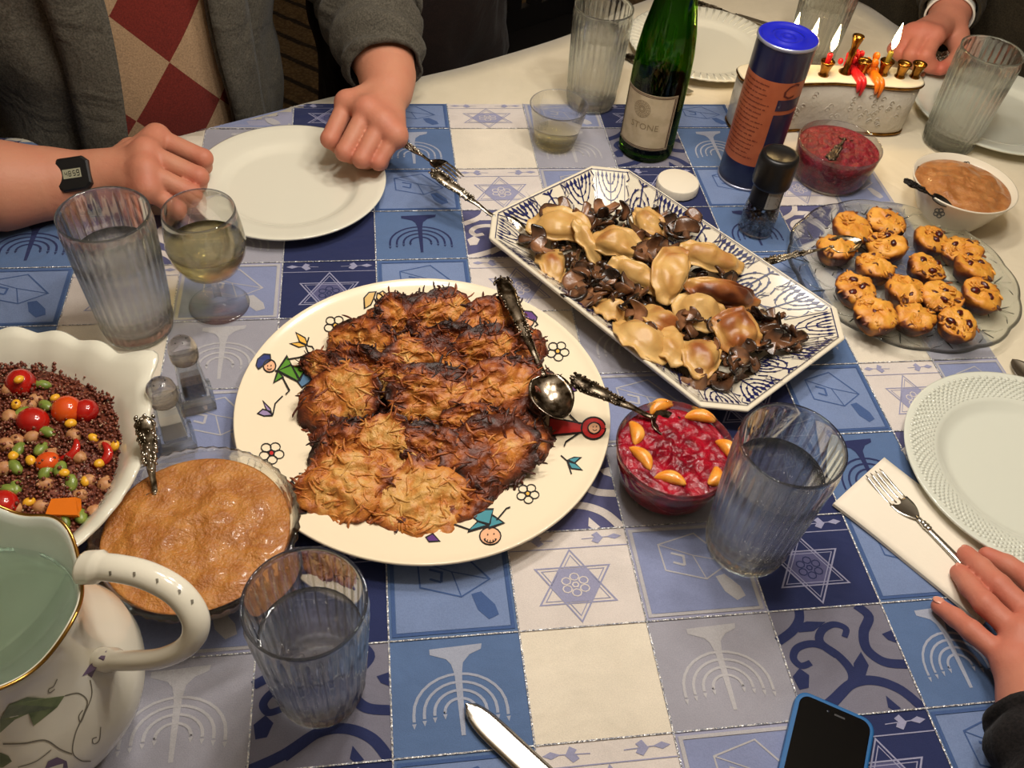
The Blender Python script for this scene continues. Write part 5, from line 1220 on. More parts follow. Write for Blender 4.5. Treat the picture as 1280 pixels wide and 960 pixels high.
# ---- dumplings and mushrooms in the serving dish ----------------------------------------
DOUGH = tone_mat('dough', [(0, (84, 38, 16)), (.32, (150, 86, 40)), (.6, (194, 148, 82)), (1, (212, 174, 110))], rough=.42, nscale=34, namp=.30, bump=.25, bscale=160, bdist=.002, coat=.1, sss=.12, rv=.14)
def dumpling_mesh(seed, kind='moon', brown=0.0):
    """half-moon of dough: plump belly, thin crimped seam along the curved side"""
    rr = random.Random(seed); mb = MB(); tone = []; nr_, n = 14, 40
    def edge(a):
        c_, s_ = math.cos(a), math.sin(a)
        if kind == 'moon': x = .036 * c_; y = .030 * s_ if s_ > 0 else .012 * s_
        elif kind == 'square': x = .026 * math.copysign(abs(c_) ** .6, c_); y = .026 * math.copysign(abs(s_) ** .6, s_)
        elif kind == 'strip': x = .040 * c_; y = .014 * math.copysign(abs(s_) ** .8, s_)
        else: x = .034 * c_; y = .024 * s_
        k_ = 1 + .07 * nv((c_, s_, 0), 1.6, seed) + .03 * nv((c_, s_, 4), 5, seed); return x * k_, y * k_
    for sg in (1, -1):
        vs = []
        for i in range(nr_ + 1):
            q = i / nr_
            for j in range(n if i else 1):
                a = 2 * PI * j / n; ex, ey = edge(a); x, y = ex * q, ey * q
                fl_ = max(0, min(1, (q - .72) / .06)); belly = math.sqrt(max(0, 1 - (q / .78) ** 2)) if q < .78 else 0
                z = sg * (.0012 + .0125 * belly * (1 if sg > 0 else .55)) + fl_ * .0028 * math.sin(a * 9 + seed) * (q - .7) * 3 + .0075 * nv((x, y, 7), 38, seed) + .0035 * nv((x, y, 2), 95, seed) + 5.0 * x * x * rr.choice((1,)) * (-.9)
                vs.append((x, y, z)); tone.append(max(0, min(1, .70 - brown * (.6 + .9 * nv((x, y, 1), 40, seed)) + .36 * nv((x, y, 3), 55, seed) + (.10 if fl_ else 0))))
        fs = [(0, 1 + j, 1 + (j + 1) % n) for j in range(n)] + [(1 + i * n + j, 1 + (i + 1) * n + j, 1 + (i + 1) * n + (j + 1) % n, 1 + i * n + (j + 1) % n) for i in range(nr_ - 1) for j in range(n)]
        mb.add(vs, [f if sg > 0 else tuple(reversed(f)) for f in fs])
    o2 = 1 + nr_ * n
    for j in range(n):
        a, b = 1 + (nr_ - 1) * n + j, 1 + (nr_ - 1) * n + (j + 1) % n; mb.f.append([a, o2 + a, o2 + b, b]); mb.mi.append(0)
    me = mb.mesh('dumpling', DOUGH); set_tone(me, tone); return me
DM = dict(m0=dumpling_mesh(1), m1=dumpling_mesh(2), m2=dumpling_mesh(9, 'moon', .12), m3=dumpling_mesh(4, 'moon', .30), q0=dumpling_mesh(5, 'square', .34), s0=dumpling_mesh(6, 'strip', .05), s1=dumpling_mesh(7, 'strip', .75), o0=dumpling_mesh(8, 'oval', .10))
DUM = [(699, 287, .036, 22, -10, 1.02, 1.05, 8, 'm0', 'plump beige dumpling at the far left corner of the mushroom dish'), (697, 331, .020, 16, 130, .9, .82, -38, 'm1', 'smooth beige dumpling along the near left wall of the dish'),
 (736, 306, .036, 40, 60, .82, .70, 78, 's0', 'narrow upright fold of dough between the two left dumplings'), (771, 311, .042, 20, 5, .92, .85, -14, 'm2', 'dumpling with a dark mushroom shred on its back, left of centre'),
 (806, 286, .034, 26, -30, .85, .8, -40, 'm3', 'brownish dumpling half hidden under mushrooms at the far side'), (800, 345, .042, 26, 10, .92, .95, -32, 's0', 'pale shiny strip-like dumpling pointing to the middle of the dish'),
 (846, 345, .046, 34, 40, 1.0, 1.0, 38, 'm3', 'folded twisted dumpling with a dark mushroom in its fold'), (890, 322, .042, 26, 30, 1.0, 1.1, -32, 's0', 'long smooth dumpling leaning on the far right wall'),
 (908, 367, .042, 40, 30, 1.12, 1.0, -26, 's1', 'fried orange-brown dumpling, the darkest, right of centre'), (876, 388, .036, 20, 10, .85, .95, -24, 'o0', 'pale yellow oval dumpling below the fried brown one'),
 (922, 414, .036, 26, 20, .92, .92, 10, 'q0', 'square browned dumpling at the right near the loose mushrooms'), (803, 421, .037, 16, 136, 1.05, 1.15, -12, 'o0', 'large beige dumpling with a brown knot at the near middle'),
 (842, 428, .033, 12, 130, .92, .9, -30, 'm3', 'browned dumpling tucked behind the large beige one'), (886, 447, .032, 12, 130, .85, 1.0, -60, 'm1', 'cream dumpling with one dark mushroom bit, nearest the cranberry glass'),
 (765, 388, .026, 20, 136, .68, .75, 18, 'o0', 'small beige dumpling against the near wall of the dish'), (828, 398, .032, 10, 130, .8, .8, 10, 'm2', 'dumpling under the pile between the two large near ones')]
for (px, py, z, tl, az, sa, sb, sp, mk, lab) in DUM:
    p = at(px, py, z); o = bpy.data.objects.new('dumpling', DM[mk]); COL.objects.link(o); o.location = W((p.x, p.y, z))
    o.rotation_euler = (Euler((0, 0, R(az))).to_matrix() @ Matrix.Rotation(R(tl), 3, 'X') @ Matrix.Rotation(R(sp), 3, 'Z')).to_euler(); o.scale = (sa * 1.16, sb * 1.18, 1); tag(o, lab, 'dumpling', 'dumplings in the serving dish')
MUSH = [tone_mat('mushroom_%d' % i, [(0, (26, 16, 11)), (.5, c1), (1, c2)], rough=.25, nscale=70, namp=.4, bump=.3, bscale=200, coat=.4, rv=.25) for i, (c1, c2) in enumerate((((98, 64, 42), (150, 108, 74)), ((122, 80, 52), (178, 128, 92))))]
def mushroom_mesh(seed, mi):
    """cooked mushroom slice: cap and stem outline, curled"""
    mb = MB(); ol = [(-.004, -.013), (-.0035, -.003), (-.011, -.004), (-.0125, .001), (-.009, .008), (0, .0115), (.009, .008), (.0125, .001), (.011, -.004), (.0035, -.003), (.004, -.013)]
    ol = [(v.x, v.y) for v in catmull([Vector((x, y, 0)) for x, y in ol], 3, True)]; n = len(ol); tone = []
    curl = 32 + 16 * math.sin(seed * 2.3); tw = 20 * math.sin(seed * 1.1)
    lv = [(.0, 1), (.5, 1), (.86, 1), (1, .6), (1, -.6), (.86, -1), (.5, -1), (.0, -1)]; vs = []
    for q, t in lv:
        for (x, y) in ol:
            k_ = 1 + .16 * nv((x * 90, y * 90, 0), 1, seed); x_, y_ = x * q * k_, (y + .001) * q * k_
            z = t * .0017 + curl * x_ * x_ + tw * x_ * y_ + 14 * math.sin(seed) * y_ * y_ + .0016 * nv((x_, y_, 1), 120, seed); vs.append((x_, y_, z)); tone.append(max(0, min(1, .62 - .5 * q * q + .4 * nv((x_, y_, 3), 130, seed))))
    mb.add(vs, [(i * n + j, i * n + (j + 1) % n, (i + 1) * n + (j + 1) % n, (i + 1) * n + j) for i in range(len(lv) - 1) for j in range(n)])
    me = mb.mesh('mushroom_slice', MUSH[mi]); set_tone(me, tone); return me
MM = [mushroom_mesh(s_, s_ % 2) for s_ in range(1, 7)]
mus = [(676, 312), (690, 268), (707, 312), (720, 318), (730, 268), (745, 270), (757, 263), (770, 272), (780, 265), (790, 282), (758, 282), (742, 284), (775, 290), (812, 276), (825, 272), (836, 280), (848, 279), (858, 288), (838, 295), (815, 298), (800, 303), (795, 315), (806, 318), (820, 310), (850, 300), (835, 312), (718, 337), (728, 343), (722, 352), (735, 358), (745, 343), (752, 352), (760, 345), (755, 362), (745, 370), (768, 372), (778, 366), (785, 378), (772, 384), (764, 350), (716, 368), (728, 376), (800, 368), (790, 352), (850, 345), (846, 352), (862, 392), (872, 402), (885, 406), (893, 402), (858, 405), (905, 346), (912, 354), (945, 392), (955, 398), (968, 398), (978, 412), (990, 414), (948, 415), (960, 420), (970, 428), (940, 428), (950, 436), (930, 442), (922, 448), (935, 455), (915, 458), (926, 465), (910, 470), (905, 478), (878, 478), (868, 474), (893, 432), (812, 412), (795, 390), (700, 260), (866, 272), (666, 300), (984, 432), (995, 430)]
top = {(850, 345), (846, 352), (893, 432), (812, 412), (720, 318), (862, 392), (872, 402), (885, 406), (795, 315), (707, 312)}
DMARK = [(699, 287, 'far left beige dumpling'), (688, 336, 'near left smooth dumpling'), (736, 306, 'narrow upright dough fold'), (771, 311, 'mushroom-backed dumpling'), (806, 286, 'brownish far dumpling'), (800, 345, 'pale strip dumpling'), (846, 345, 'twisted middle dumpling'), (890, 322, 'long dumpling on the right wall'), (908, 367, 'fried orange-brown dumpling'), (876, 388, 'pale yellow oval dumpling'), (922, 414, 'square browned dumpling'), (803, 421, 'large beige near dumpling'), (842, 428, 'browned tucked dumpling'), (886, 447, 'cream dumpling nearest the glass'), (758, 392, 'small beige near-wall dumpling')]
rr = random.Random(21)
for i, (px, py) in enumerate(mus):
    edge = px > 925 or (py > 465)
    z = (.024 if edge else .034) + rr.uniform(-.003, .006) + (.010 if (px, py) in top else 0)
    p = at(px, py, z); o = bpy.data.objects.new('mushroom_slice', MM[i % 6]); COL.objects.link(o); o.location = W((p.x, p.y, z)); s_ = rr.uniform(.95, 1.45) * (.55 if (px, py) in top else 1)
    o.rotation_euler = (rr.uniform(-.9, .9), rr.uniform(-.9, .9), rr.uniform(0, 6.28)); o.scale = (s_, s_, s_)
    tag(o, where(px, py, DMARK, 'mushroom slice'), 'mushroom slice', 'mushroom slices in the serving dish')
# sauce-dark bed of chopped mushrooms below
mb = MB(); 
for i in range(420):
    u, v = rr.uniform(-.66, .66) * hL, rr.uniform(-.52, .52) * hS; P0 = d_l * u + d_s * v
    mb.ball((P0.x + .1645, P0.y + .858, TZ + .012 + rr.uniform(0, .012)), (rr.uniform(.006, .010), rr.uniform(.004, .007), rr.uniform(.003, .006)), 7, 4, Euler((rr.uniform(-.5, .5), rr.uniform(-.5, .5), rr.uniform(0, 6))).to_matrix())
tone = [.35] * len(mb.v); me = mb.mesh('chopped_mushrooms', MUSH[0]); set_tone(me, tone); o = bpy.data.objects.new('chopped_mushrooms', me); COL.objects.link(o); tag(o, 'dark chopped mushrooms filling the bottom of the serving dish', 'mushrooms', kind='stuff')

# ---- little golden cakes ----------------------------------------------------------------
CAKE = tone_mat('cake', [(0, (40, 14, 7)), (.28, (104, 46, 16)), (.55, (200, 126, 38)), (1, (224, 160, 62))], rough=.5, nscale=60, namp=.25, bump=.5, bscale=260, coat=.1, sss=.15, rv=.06)
def cake_mesh(seed):
    rr = random.Random(seed); mb = MB(); tone = []; n = 40
    prof = [(.001, 0), (.014, 0), (.0175, .002), (.0205, .008), (.0230, .0145), (.0238, .0185), (.0225, .0215), (.019, .0235), (.014, .0250), (.009, .0258), (.0045, .0262), (.001, .0262)]; vs = []
    for i, (r_, z) in enumerate(prof):
        for j in range(n):
            a = 2 * PI * j / n; k_ = 1 + (.10 * nv((math.cos(a), math.sin(a), i * .3), 2.2, seed) + .06 * nv((math.cos(a), math.sin(a), i * .5), 5, seed)) * min(1, i / 3)
            x, y = r_ * k_ * math.cos(a), r_ * k_ * math.sin(a); zz = z + (.0060 * nv((x, y, 1), 70, seed) + .0035 * nv((x, y, 2), 170, seed)) * (1 if i > 4 else .15); vs.append((x, y, zz))
            t = (.10 if i < 3 else .20 if i < 5 else .30 if i == 5 else .55 if i == 6 else .88) + .50 * nv((x, y, zz), 85, seed); tone.append(max(0, min(1, t)))
    mb.add(vs, [(i * n + j, i * n + (j + 1) % n, (i + 1) * n + (j + 1) % n, (i + 1) * n + j) for i in range(len(prof) - 1) for j in range(n)])
    for i in range(46):                                            # noodle ends
        a = rr.uniform(0, 6.28); q = .021 * math.sqrt(rr.random()); d = rr.uniform(0, 6.28); x, y = q * math.cos(a), q * math.sin(a); z = .0245 - 14 * q * q * .6 + rr.uniform(-.001, .0015); pts = []
        for k_ in range(4): pts.append((x, y, z)); d += rr.uniform(-.6, .6); x += math.cos(d) * .0026; y += math.sin(d) * .0026; z -= .0004 * k_
        k0 = len(mb.v); mb.tube(pts, [.0010, .0015, .0014, .0008], 5); t = rr.uniform(.55, .95) - (.45 if q > .018 else 0); tone += [t] * (len(mb.v) - k0)
    me = mb.mesh('cake', CAKE); set_tone(me, tone); return me
KM = [cake_mesh(s_) for s_ in range(11, 15)]
RAIS = mat('dried_cranberry', (88, 14, 14), .3, col2=(52, 8, 10), nscale=200, bump=.5, bscale=300, coat=.4); 
CK = [(1062, 292, 'golden cake without berries behind the spoon tip'), (1104, 285, 'golden cake at the far edge of the glass plate, middle'), (1043, 318, 'cake speared beside the spoon, leftmost on the glass plate'), (1107, 312, 'cake with a big dark berry just right of the spoon tip'), (1160, 305, 'cake at the far right, left one of the touching pair'), (1200, 319, 'cake at the far right, right one of the touching pair'), (1091, 340, 'cake in the second row, left one of two'), (1153, 341, 'cake in the second row, right one of two with a tall berry'), (1212, 343, 'cake at the right rim, upper one of the stacked two'), (1067, 367, 'cake with several red berries at the left of the third row'), (1127, 370, 'cake with dark berries along its near side, middle of the third row'), (1175, 377, 'darkest crumbly cake in the third row'), (1222, 374, 'cake at the right rim with one big berry, lower of two'), (1089, 402, 'cake at the near left with a round red berry'), (1139, 404, 'plain golden cake at the near middle without berries'), (1190, 412, 'cake nearest the white basketweave plate')]
BER = {0: 0, 14: 0}
rr = random.Random(5)
for i, (px, py, lab) in enumerate(CK):
    p = at(px, py, .020); cx_, cy_ = p.x, p.y; t = thing('cake', lab, 'cake', (cx_, cy_, ZC + .0075 + max(0, math.hypot(cx_ - ck_c[0], cy_ - ck_c[1]) - .09) * .13), (R(rr.uniform(-9, 9)), R(rr.uniform(-9, 9)), rr.uniform(0, 6.28)), 'golden cakes on the glass plate')
    o = bpy.data.objects.new('crumb', KM[i % 4]); COL.objects.link(o); o.parent = t; s_ = rr.uniform(.98, 1.12); o.scale = (s_ * 1.08, s_ * .98, s_)
    for k_ in range(BER.get(i, rr.choice((2, 3, 3)))):
        a = 2 * PI * k_ / 3 + rr.uniform(-.4, .4); q = rr.uniform(.005, .016); mb = MB(); sd_ = rr.random() * 50
        mb.ball((q * math.cos(a), q * math.sin(a), .0255 - 9 * q * q), (rr.uniform(.005, .0075), rr.uniform(.0038, .0052), .0042), 10, 6, Matrix.Rotation(rr.uniform(0, 3), 3, 'Z'), lambda d: 1 + .25 * nv(d, 2.5, sd_)); mb.build('dried_cranberry', RAIS, t)

# ---- quinoa salad --------------------------------------------------------------------------
sb_c = Vector((-.480, .455, 0)); Rs = .156; hs = .074
sb = thing('salad_bowl', 'large white scalloped china bowl full of red quinoa salad at the left edge', 'bowl', (sb_c.x, sb_c.y, ZC))
def shell(a):
    """scalloped rim with flared shell ornaments"""
    w_ = 1 + .020 * abs(math.cos(a * 11)); 
    for a0 in (R(47), R(227)):
        d = (a - a0 + PI) % (2 * PI) - PI; w_ += .20 * math.exp(-(d / .115) ** 2) + .07 * math.exp(-(d / .4) ** 2) * (1 - math.exp(-(d / .14) ** 2))
    return w_
n = 200; mb = MB(); vs = []
pr = [(.40, .000), (.46, .004), (.60, .014), (.76, .034), (.86, .056), (.93, .068), (.985, .0735), (1.0, .0755), (.985, .0775), (.92, .0725), (.84, .058), (.74, .037), (.58, .018), (.44, .008), (.01, .007)]
for i, (q, z) in enumerate(pr):
    k_ = [0, 0, .05, .15, .35, .7, 1, 1, 1, .7, .35, .2, .05, 0, 0][i]
    for j in range(n):
        a = 2 * PI * j / n; f_ = 1 + (shell(a) - 1) * k_; r_ = Rs * q * f_; zz = z + .004 * k_ * math.cos(a * 22) * .5 + .006 * k_ * (shell(a) - 1.02) * 4
        vs.append((r_ * math.cos(a), r_ * math.sin(a), zz))
mb.add(vs, [(i * n + j, i * n + (j + 1) % n, (i + 1) * n + (j + 1) % n, (i + 1) * n + j) for i in range(len(pr) - 1) for j in range(n)]); mb.f.append(list(range(n))); mb.mi.append(0)
fix(mb.build('bowl', PORC, sb)); 
def heap(x, y):
    q = math.hypot(x - sb_c.x, y - sb_c.y) / (Rs * .87); return .054 + .020 * max(0, 1 - q * q) + .004 * nv((x, y, 0), 30, 4)
QUI = mat('red_quinoa', (84, 34, 24), .5, col2=(128, 66, 44), nscale=420, nlo=.38, nhi=.60, noise_col3=(168, 108, 76), coat=.15, coords='Object')
mb = MB(); rr = random.Random(9)
mb.lathe([(Rs * .50, .012), (Rs * .72, .036), (Rs * .84, .053), (Rs * .60, .062), (Rs * .3, .067), (.001, .070)], 48, c=(sb_c.x, sb_c.y, TZ), cap0=True)
for i in range(6500):
    a = rr.uniform(0, 2 * PI); q = Rs * .885 * math.sqrt(rr.random()); x, y = sb_c.x + q * math.cos(a), sb_c.y + q * math.sin(a); z = TZ + heap(x, y) + rr.uniform(-.003, .0028) + (rr.uniform(0, .006) if rr.random() < .16 else 0); s_ = rr.uniform(.0014, .0026)
    mb.add([(x + s_, y, z), (x - s_, y, z), (x, y + s_, z), (x, y - s_, z), (x, y, z + s_), (x, y, z - s_)], [(0, 2, 4), (2, 1, 4), (1, 3, 4), (3, 0, 4), (2, 0, 5), (1, 2, 5), (3, 1, 5), (0, 3, 5)])
tag(mb.build('quinoa', QUI), 'dark red cooked quinoa heaped in the white scalloped bowl', 'quinoa', kind='stuff')
mb = MB(); WQ = mat('quinoa_germ', (206, 176, 140), .5)
for i in range(700):
    a = rr.uniform(0, 2 * PI); q = Rs * .84 * math.sqrt(rr.random()); x, y = sb_c.x + q * math.cos(a), sb_c.y + q * math.sin(a); z = TZ + heap(x, y) + rr.uniform(.001, .0035); d = rr.uniform(0, 6.3); mb.tube([(x, y, z), (x + .0012 * math.cos(d), y + .0012 * math.sin(d), z + .0006), (x + .0014 * math.cos(d + 1), y + .0016 * math.sin(d + 1), z)], .0004, 4)
tag(mb.build('quinoa_germs', WQ), 'pale curly quinoa germs speckled over the dark salad', 'quinoa', kind='stuff')
TOM = mat('tomato_skin', (180, 28, 18), .16, col2=(158, 16, 14), nscale=30, coat=.5, sss=.2); TOMO = mat('tomato_orange', (214, 84, 24), .16, col2=(200, 56, 18), nscale=24, coat=.5, sss=.2); CORN = mat('corn', (228, 170, 44), .3, sss=.2); CHK = mat('chickpea', (192, 142, 96), .5, col2=(170, 114, 72), nscale=120, sss=.1); EDA = mat('edamame', (128, 144, 62), .35, col2=(104, 122, 48), nscale=90, sss=.15, coat=.2); PEPO = mat('orange_pepper', (226, 116, 20), .25, coat=.3)
def sp_(px, py, dz=.004):
    p = at(px, py, .06)
    for _ in range(3): p = at(px, py, heap(p.x, p.y) + dz)
    return p
def item(name, mb, m, px, py, dz, rot, lab, cat, grp):
    p = sp_(px, py, dz); return tag(fix(mb.build(name, m, None, W(p), rot)), lab, cat, grp)
for (px, py, r_, m_, lab, flat) in ((26, 480, .0150, TOM, 'whole red cherry tomato under a corn kernel at the far left of the salad', 1), (41, 527, .0150, TOM, 'shiny red cherry tomato at the middle of the salad', .85), (84, 513, .0150, TOMO, 'orange-red cherry tomato, left one of the touching pair', .9), (107, 514, .0125, TOM, 'red cherry tomato, right one of the touching pair', .9), (4, 631, .0135, TOM, 'red cherry tomato cut by the left edge, behind the pitcher', .9), (59, 577, .0105, TOMO, 'half-buried orange tomato at the middle of the salad', .7)):
    t = item('cherry_tomato', MB().ball((0, 0, 0), (r_, r_ * .95, r_ * flat), 20, 12), m_, px, py, .001, (0, 0, rr.uniform(0, 6)), lab, 'tomato', 'cherry tomatoes in the salad')
for (px, py, ang, lab) in ((79, 557, 40, 'curved red tomato slice left of centre in the salad'), (117, 566, 70, 'curved red tomato slice at the right of the salad')):
    mb = MB().tube([(.013 * math.cos(R(a)), .013 * math.sin(R(a)) * .9, 0) for a in range(-80, 81, 10)], [.0045 * math.sin(PI * (i + .6) / 17.2) ** .5 for i in range(17)], 10, True, .8)
    item('tomato_slice', mb, TOM, px, py, .002, (.3, .2, R(ang - 80)), lab, 'tomato slice', 'tomato slices in the salad')
item('orange_pepper_piece', MB().add([(-.014, -.008, -.004), (.015, -.009, -.004), (.012, .009, -.003), (-.011, .008, -.003), (-.013, -.007, .0045), (.014, -.008, .005), (.010, .008, .0055), (-.010, .007, .005)], [(0, 3, 2, 1), (4, 5, 6, 7), (0, 1, 5, 4), (1, 2, 6, 5), (2, 3, 7, 6), (3, 0, 4, 7)], True), PEPO, 80, 635, .003, (.3, 0, .15), 'chunk of orange bell pepper at the near side of the salad', 'pepper chunk', None)
TMARK = [(26, 480, 'tomato topped with corn'), (41, 527, 'shiny middle tomato'), (84, 513, 'orange-red tomato'), (107, 514, 'right tomato of the pair'), (4, 631, 'tomato behind the pitcher'), (59, 577, 'half-buried orange tomato'), (79, 557, 'left tomato slice'), (117, 566, 'right tomato slice'), (80, 635, 'orange pepper chunk')]
for (px, py) in ((40, 547), (57, 606), (51, 634), (19, 637), (100, 620), (131, 559), (12, 522), (10, 490), (45, 500), (131, 606), (21, 551), (99, 572), (5, 586), (62, 571), (36, 508), (118, 640), (75, 655), (26, 525), (8, 557), (110, 602), (92, 545), (48, 655)):
    s_ = rr.uniform(.0068, .0085); mb = MB().ball((0, 0, 0), (s_, s_ * .9, s_ * .9), 14, 9); mb.ball((s_ * .85, 0, s_ * .2), (s_ * .34, s_ * .3, s_ * .3), 8, 5)
    item('chickpea', mb, CHK, px, py, -.0015, (rr.uniform(-.6, .6), rr.uniform(-.6, .6), rr.uniform(0, 6)), where(px, py, TMARK, 'beige chickpea'), 'chickpea', 'chickpeas in the salad')
for (px, py) in ((29, 515), (57, 507), (51, 561), (19, 584), (57, 590), (89, 604), (20, 609), (59, 540), (101, 645), (75, 586), (53, 481), (10, 612), (23, 562), (80, 655)):
    mb = MB().ball((0, 0, 0), (.0088, .0056, .0046), 14, 8); item('edamame_bean', mb, EDA, px, py, .0003, (rr.uniform(-.4, .4), rr.uniform(-.4, .4), rr.uniform(0, 6)), where(px, py, TMARK, 'green soybean'), 'soybean', 'green soybeans in the salad')
for (px, py, dz) in ((24, 474, .016), (69, 497, .002), (89, 529, .006), (17, 569, .002), (80, 591, .002), (116, 547, .002), (125, 579, .002), (107, 602, .002), (37, 627, .002), (20, 505, .002), (143, 558, .002), (74, 518, .002), (38, 575, .002)):
    mb = MB().ball((0, 0, 0), (.0062, .0046, .0036), 10, 6, None, lambda d: 1 - .18 * max(0, d.x)); item('corn_kernel', mb, CORN, px, py, dz, (rr.uniform(-.4, .4), rr.uniform(-.4, .4), rr.uniform(0, 6)), where(px, py, TMARK, 'yellow corn kernel'), 'corn kernel', 'corn kernels in the salad')
# ================================================================== people
def skin_mat(name, col, red):
    m = bpy.data.materials.new(name); m.use_nodes = True; nt = m.node_tree; N = nt.nodes.new; L = nt.links.new; b = nt.nodes['Principled BSDF']
    b.inputs['Roughness'].default_value = .55; b.inputs['Specular IOR Level'].default_value = .35; b.inputs['Subsurface Weight'].default_value = .10; b.inputs['Subsurface Radius'].default_value = (1, .35, .2); b.inputs['Subsurface Scale'].default_value = .005
    tc = N('ShaderNodeTexCoord'); n = N('ShaderNodeTexNoise'); n.inputs['Scale'].default_value = 34; n.inputs['Detail'].default_value = 4; L(tc.outputs['Object'], n.inputs[0])
    at_ = N('ShaderNodeAttribute'); at_.attribute_name = 'tone'
    a = N('ShaderNodeMath'); a.operation = 'MULTIPLY_ADD'; a.inputs[1].default_value = .5; L(n.outputs['Fac'], a.inputs[0]); L(at_.outputs['Fac'], a.inputs[2])
    r = N('ShaderNodeValToRGB'); e = r.color_ramp.elements; e[0].position = .15; e[0].color = lin(col); e[1].position = .95; e[1].color = lin(red); L(a.outputs[0], r.inputs[0]); L(r.outputs[0], b.inputs['Base Color'])
    v = N('ShaderNodeTexVoronoi'); v.inputs['Scale'].default_value = 420; L(tc.outputs['Object'], v.inputs['Vector']); n2 = N('ShaderNodeTexNoise'); n2.inputs['Scale'].default_value = 130; n2.inputs['Detail'].default_value = 5; L(tc.outputs['Object'], n2.inputs[0])
    bp = N('ShaderNodeBump'); bp.inputs['Strength'].default_value = .35; bp.inputs['Distance'].default_value = .0016; L(n2.outputs['Fac'], bp.inputs['Height']); b2 = N('ShaderNodeBump'); b2.inputs['Strength'].default_value = .12; b2.inputs['Distance'].default_value = .0006; L(v.outputs['Distance'], b2.inputs['Height']); L(bp.outputs[0], b2.inputs['Normal']); L(b2.outputs[0], b.inputs['Normal'])
    return m
SKIN = skin_mat('skin', (190, 132, 104), (184, 100, 80)); SKIN2 = skin_mat('skin_ruddy', (190, 126, 102), (182, 96, 78))
NAIL = mat('fingernail', (208, 140, 118), .25, coat=.3)
def A3(*q): p = at(*q); return np.array((p.x, p.y, p.z))
def hand_arm(wrist, fingers, thumb, arm, fr=.0125, palm_r=.0155, wr=.029, h=.0023, wob=0):
    """one continuous hand and forearm. fingers: four chains of [knuckle, joint, joint, tip]; arm: list of (point, radius) going up from the wrist"""
    groups = []; red = []
    for i, ch in enumerate(fingers):
        sc = (1.0, 1.04, 1.0, .88)[i] * fr; rr_ = [sc * 1.06, sc * .98, sc * .90, sc * .78]
        c = [(ch[j], ch[j + 1], rr_[j], rr_[j + 1]) for j in range(len(ch) - 1)]
        groups.append((c, .0035)); red += [(ch[0], .014), (ch[1], .012), (ch[-1], .012)]
        mid_ = wrist * .42 + ch[0] * .58
    ct = [(thumb[j], thumb[j + 1], fr * (1.45, 1.15, 1.02)[j], fr * (1.15, 1.02, .82)[j]) for j in range(len(thumb) - 1)]
    groups.append((ct, .005)); red.append((thumb[-1], .012))
    palm = [(wrist, f[0], wr * .72, palm_r) for f in fingers] + [(fingers[j][0], fingers[j + 1][0], palm_r * .92, palm_r * .92) for j in range(3)] + [(wrist, thumb[0], wr * .7, fr * 1.5)]
    armc = [(arm[j][0], arm[j + 1][0], arm[j][1], arm[j + 1][1]) for j in range(len(arm) - 1)]
    allp = [p for g in groups for c in g[0] for p in c[:2]] + [p for c in palm + armc for p in c[:2]]
    mx_ = max([a[1] for a in arm] + [.03]) + .006; lo = np.min(allp, 0) - mx_; hi = np.max(allp, 0) + mx_
    def fn(X, Y, Z):
        d = None
        for c in palm: q = sd_caps(X, Y, Z, *c); d = q if d is None else smin(d, q, .012)
        for c in armc: d = smin(d, sd_caps(X, Y, Z, *c), .020)
        F = None
        for g, k in groups:
            gd = None
            for c in g: q = sd_caps(X, Y, Z, *c); gd = q if gd is None else smin(gd, q, k)
            F = gd if F is None else smin(F, gd, .0008)
        d = smin(d, F, .0035)
        for f in fingers:                                     # bony knuckles
            d = smin(d, sd_caps(X, Y, Z, f[0] + (0, 0, .004), f[0] + (0, 0, .0045), .0105, .0105), .008)
        return d
    V, Q = sdf_mesh(fn, lo, hi, h)
    T = np.full(len(V), .0)
    for p, s_ in red: T += .45 * np.exp(-((V - p) ** 2).sum(1) / (2 * s_ * s_))
    return V, Q, np.clip(T, 0, .8)
def body_object(name, pieces, m, parent, origin):
    vs = []; qs = []; ts = []; n = 0
    for V, Q, T in pieces: vs.append(V - np.array(origin)); qs.append(Q + n); ts.append(T); n += len(V)
    me = mesh_vq(name, np.concatenate(vs), np.concatenate(qs), m); set_tone(me, np.concatenate(ts)); o = bpy.data.objects.new(name, me); COL.objects.link(o); o.parent = parent
    sm = o.modifiers.new('smooth', 'SMOOTH'); sm.factor = .5; sm.iterations = 2
    return o
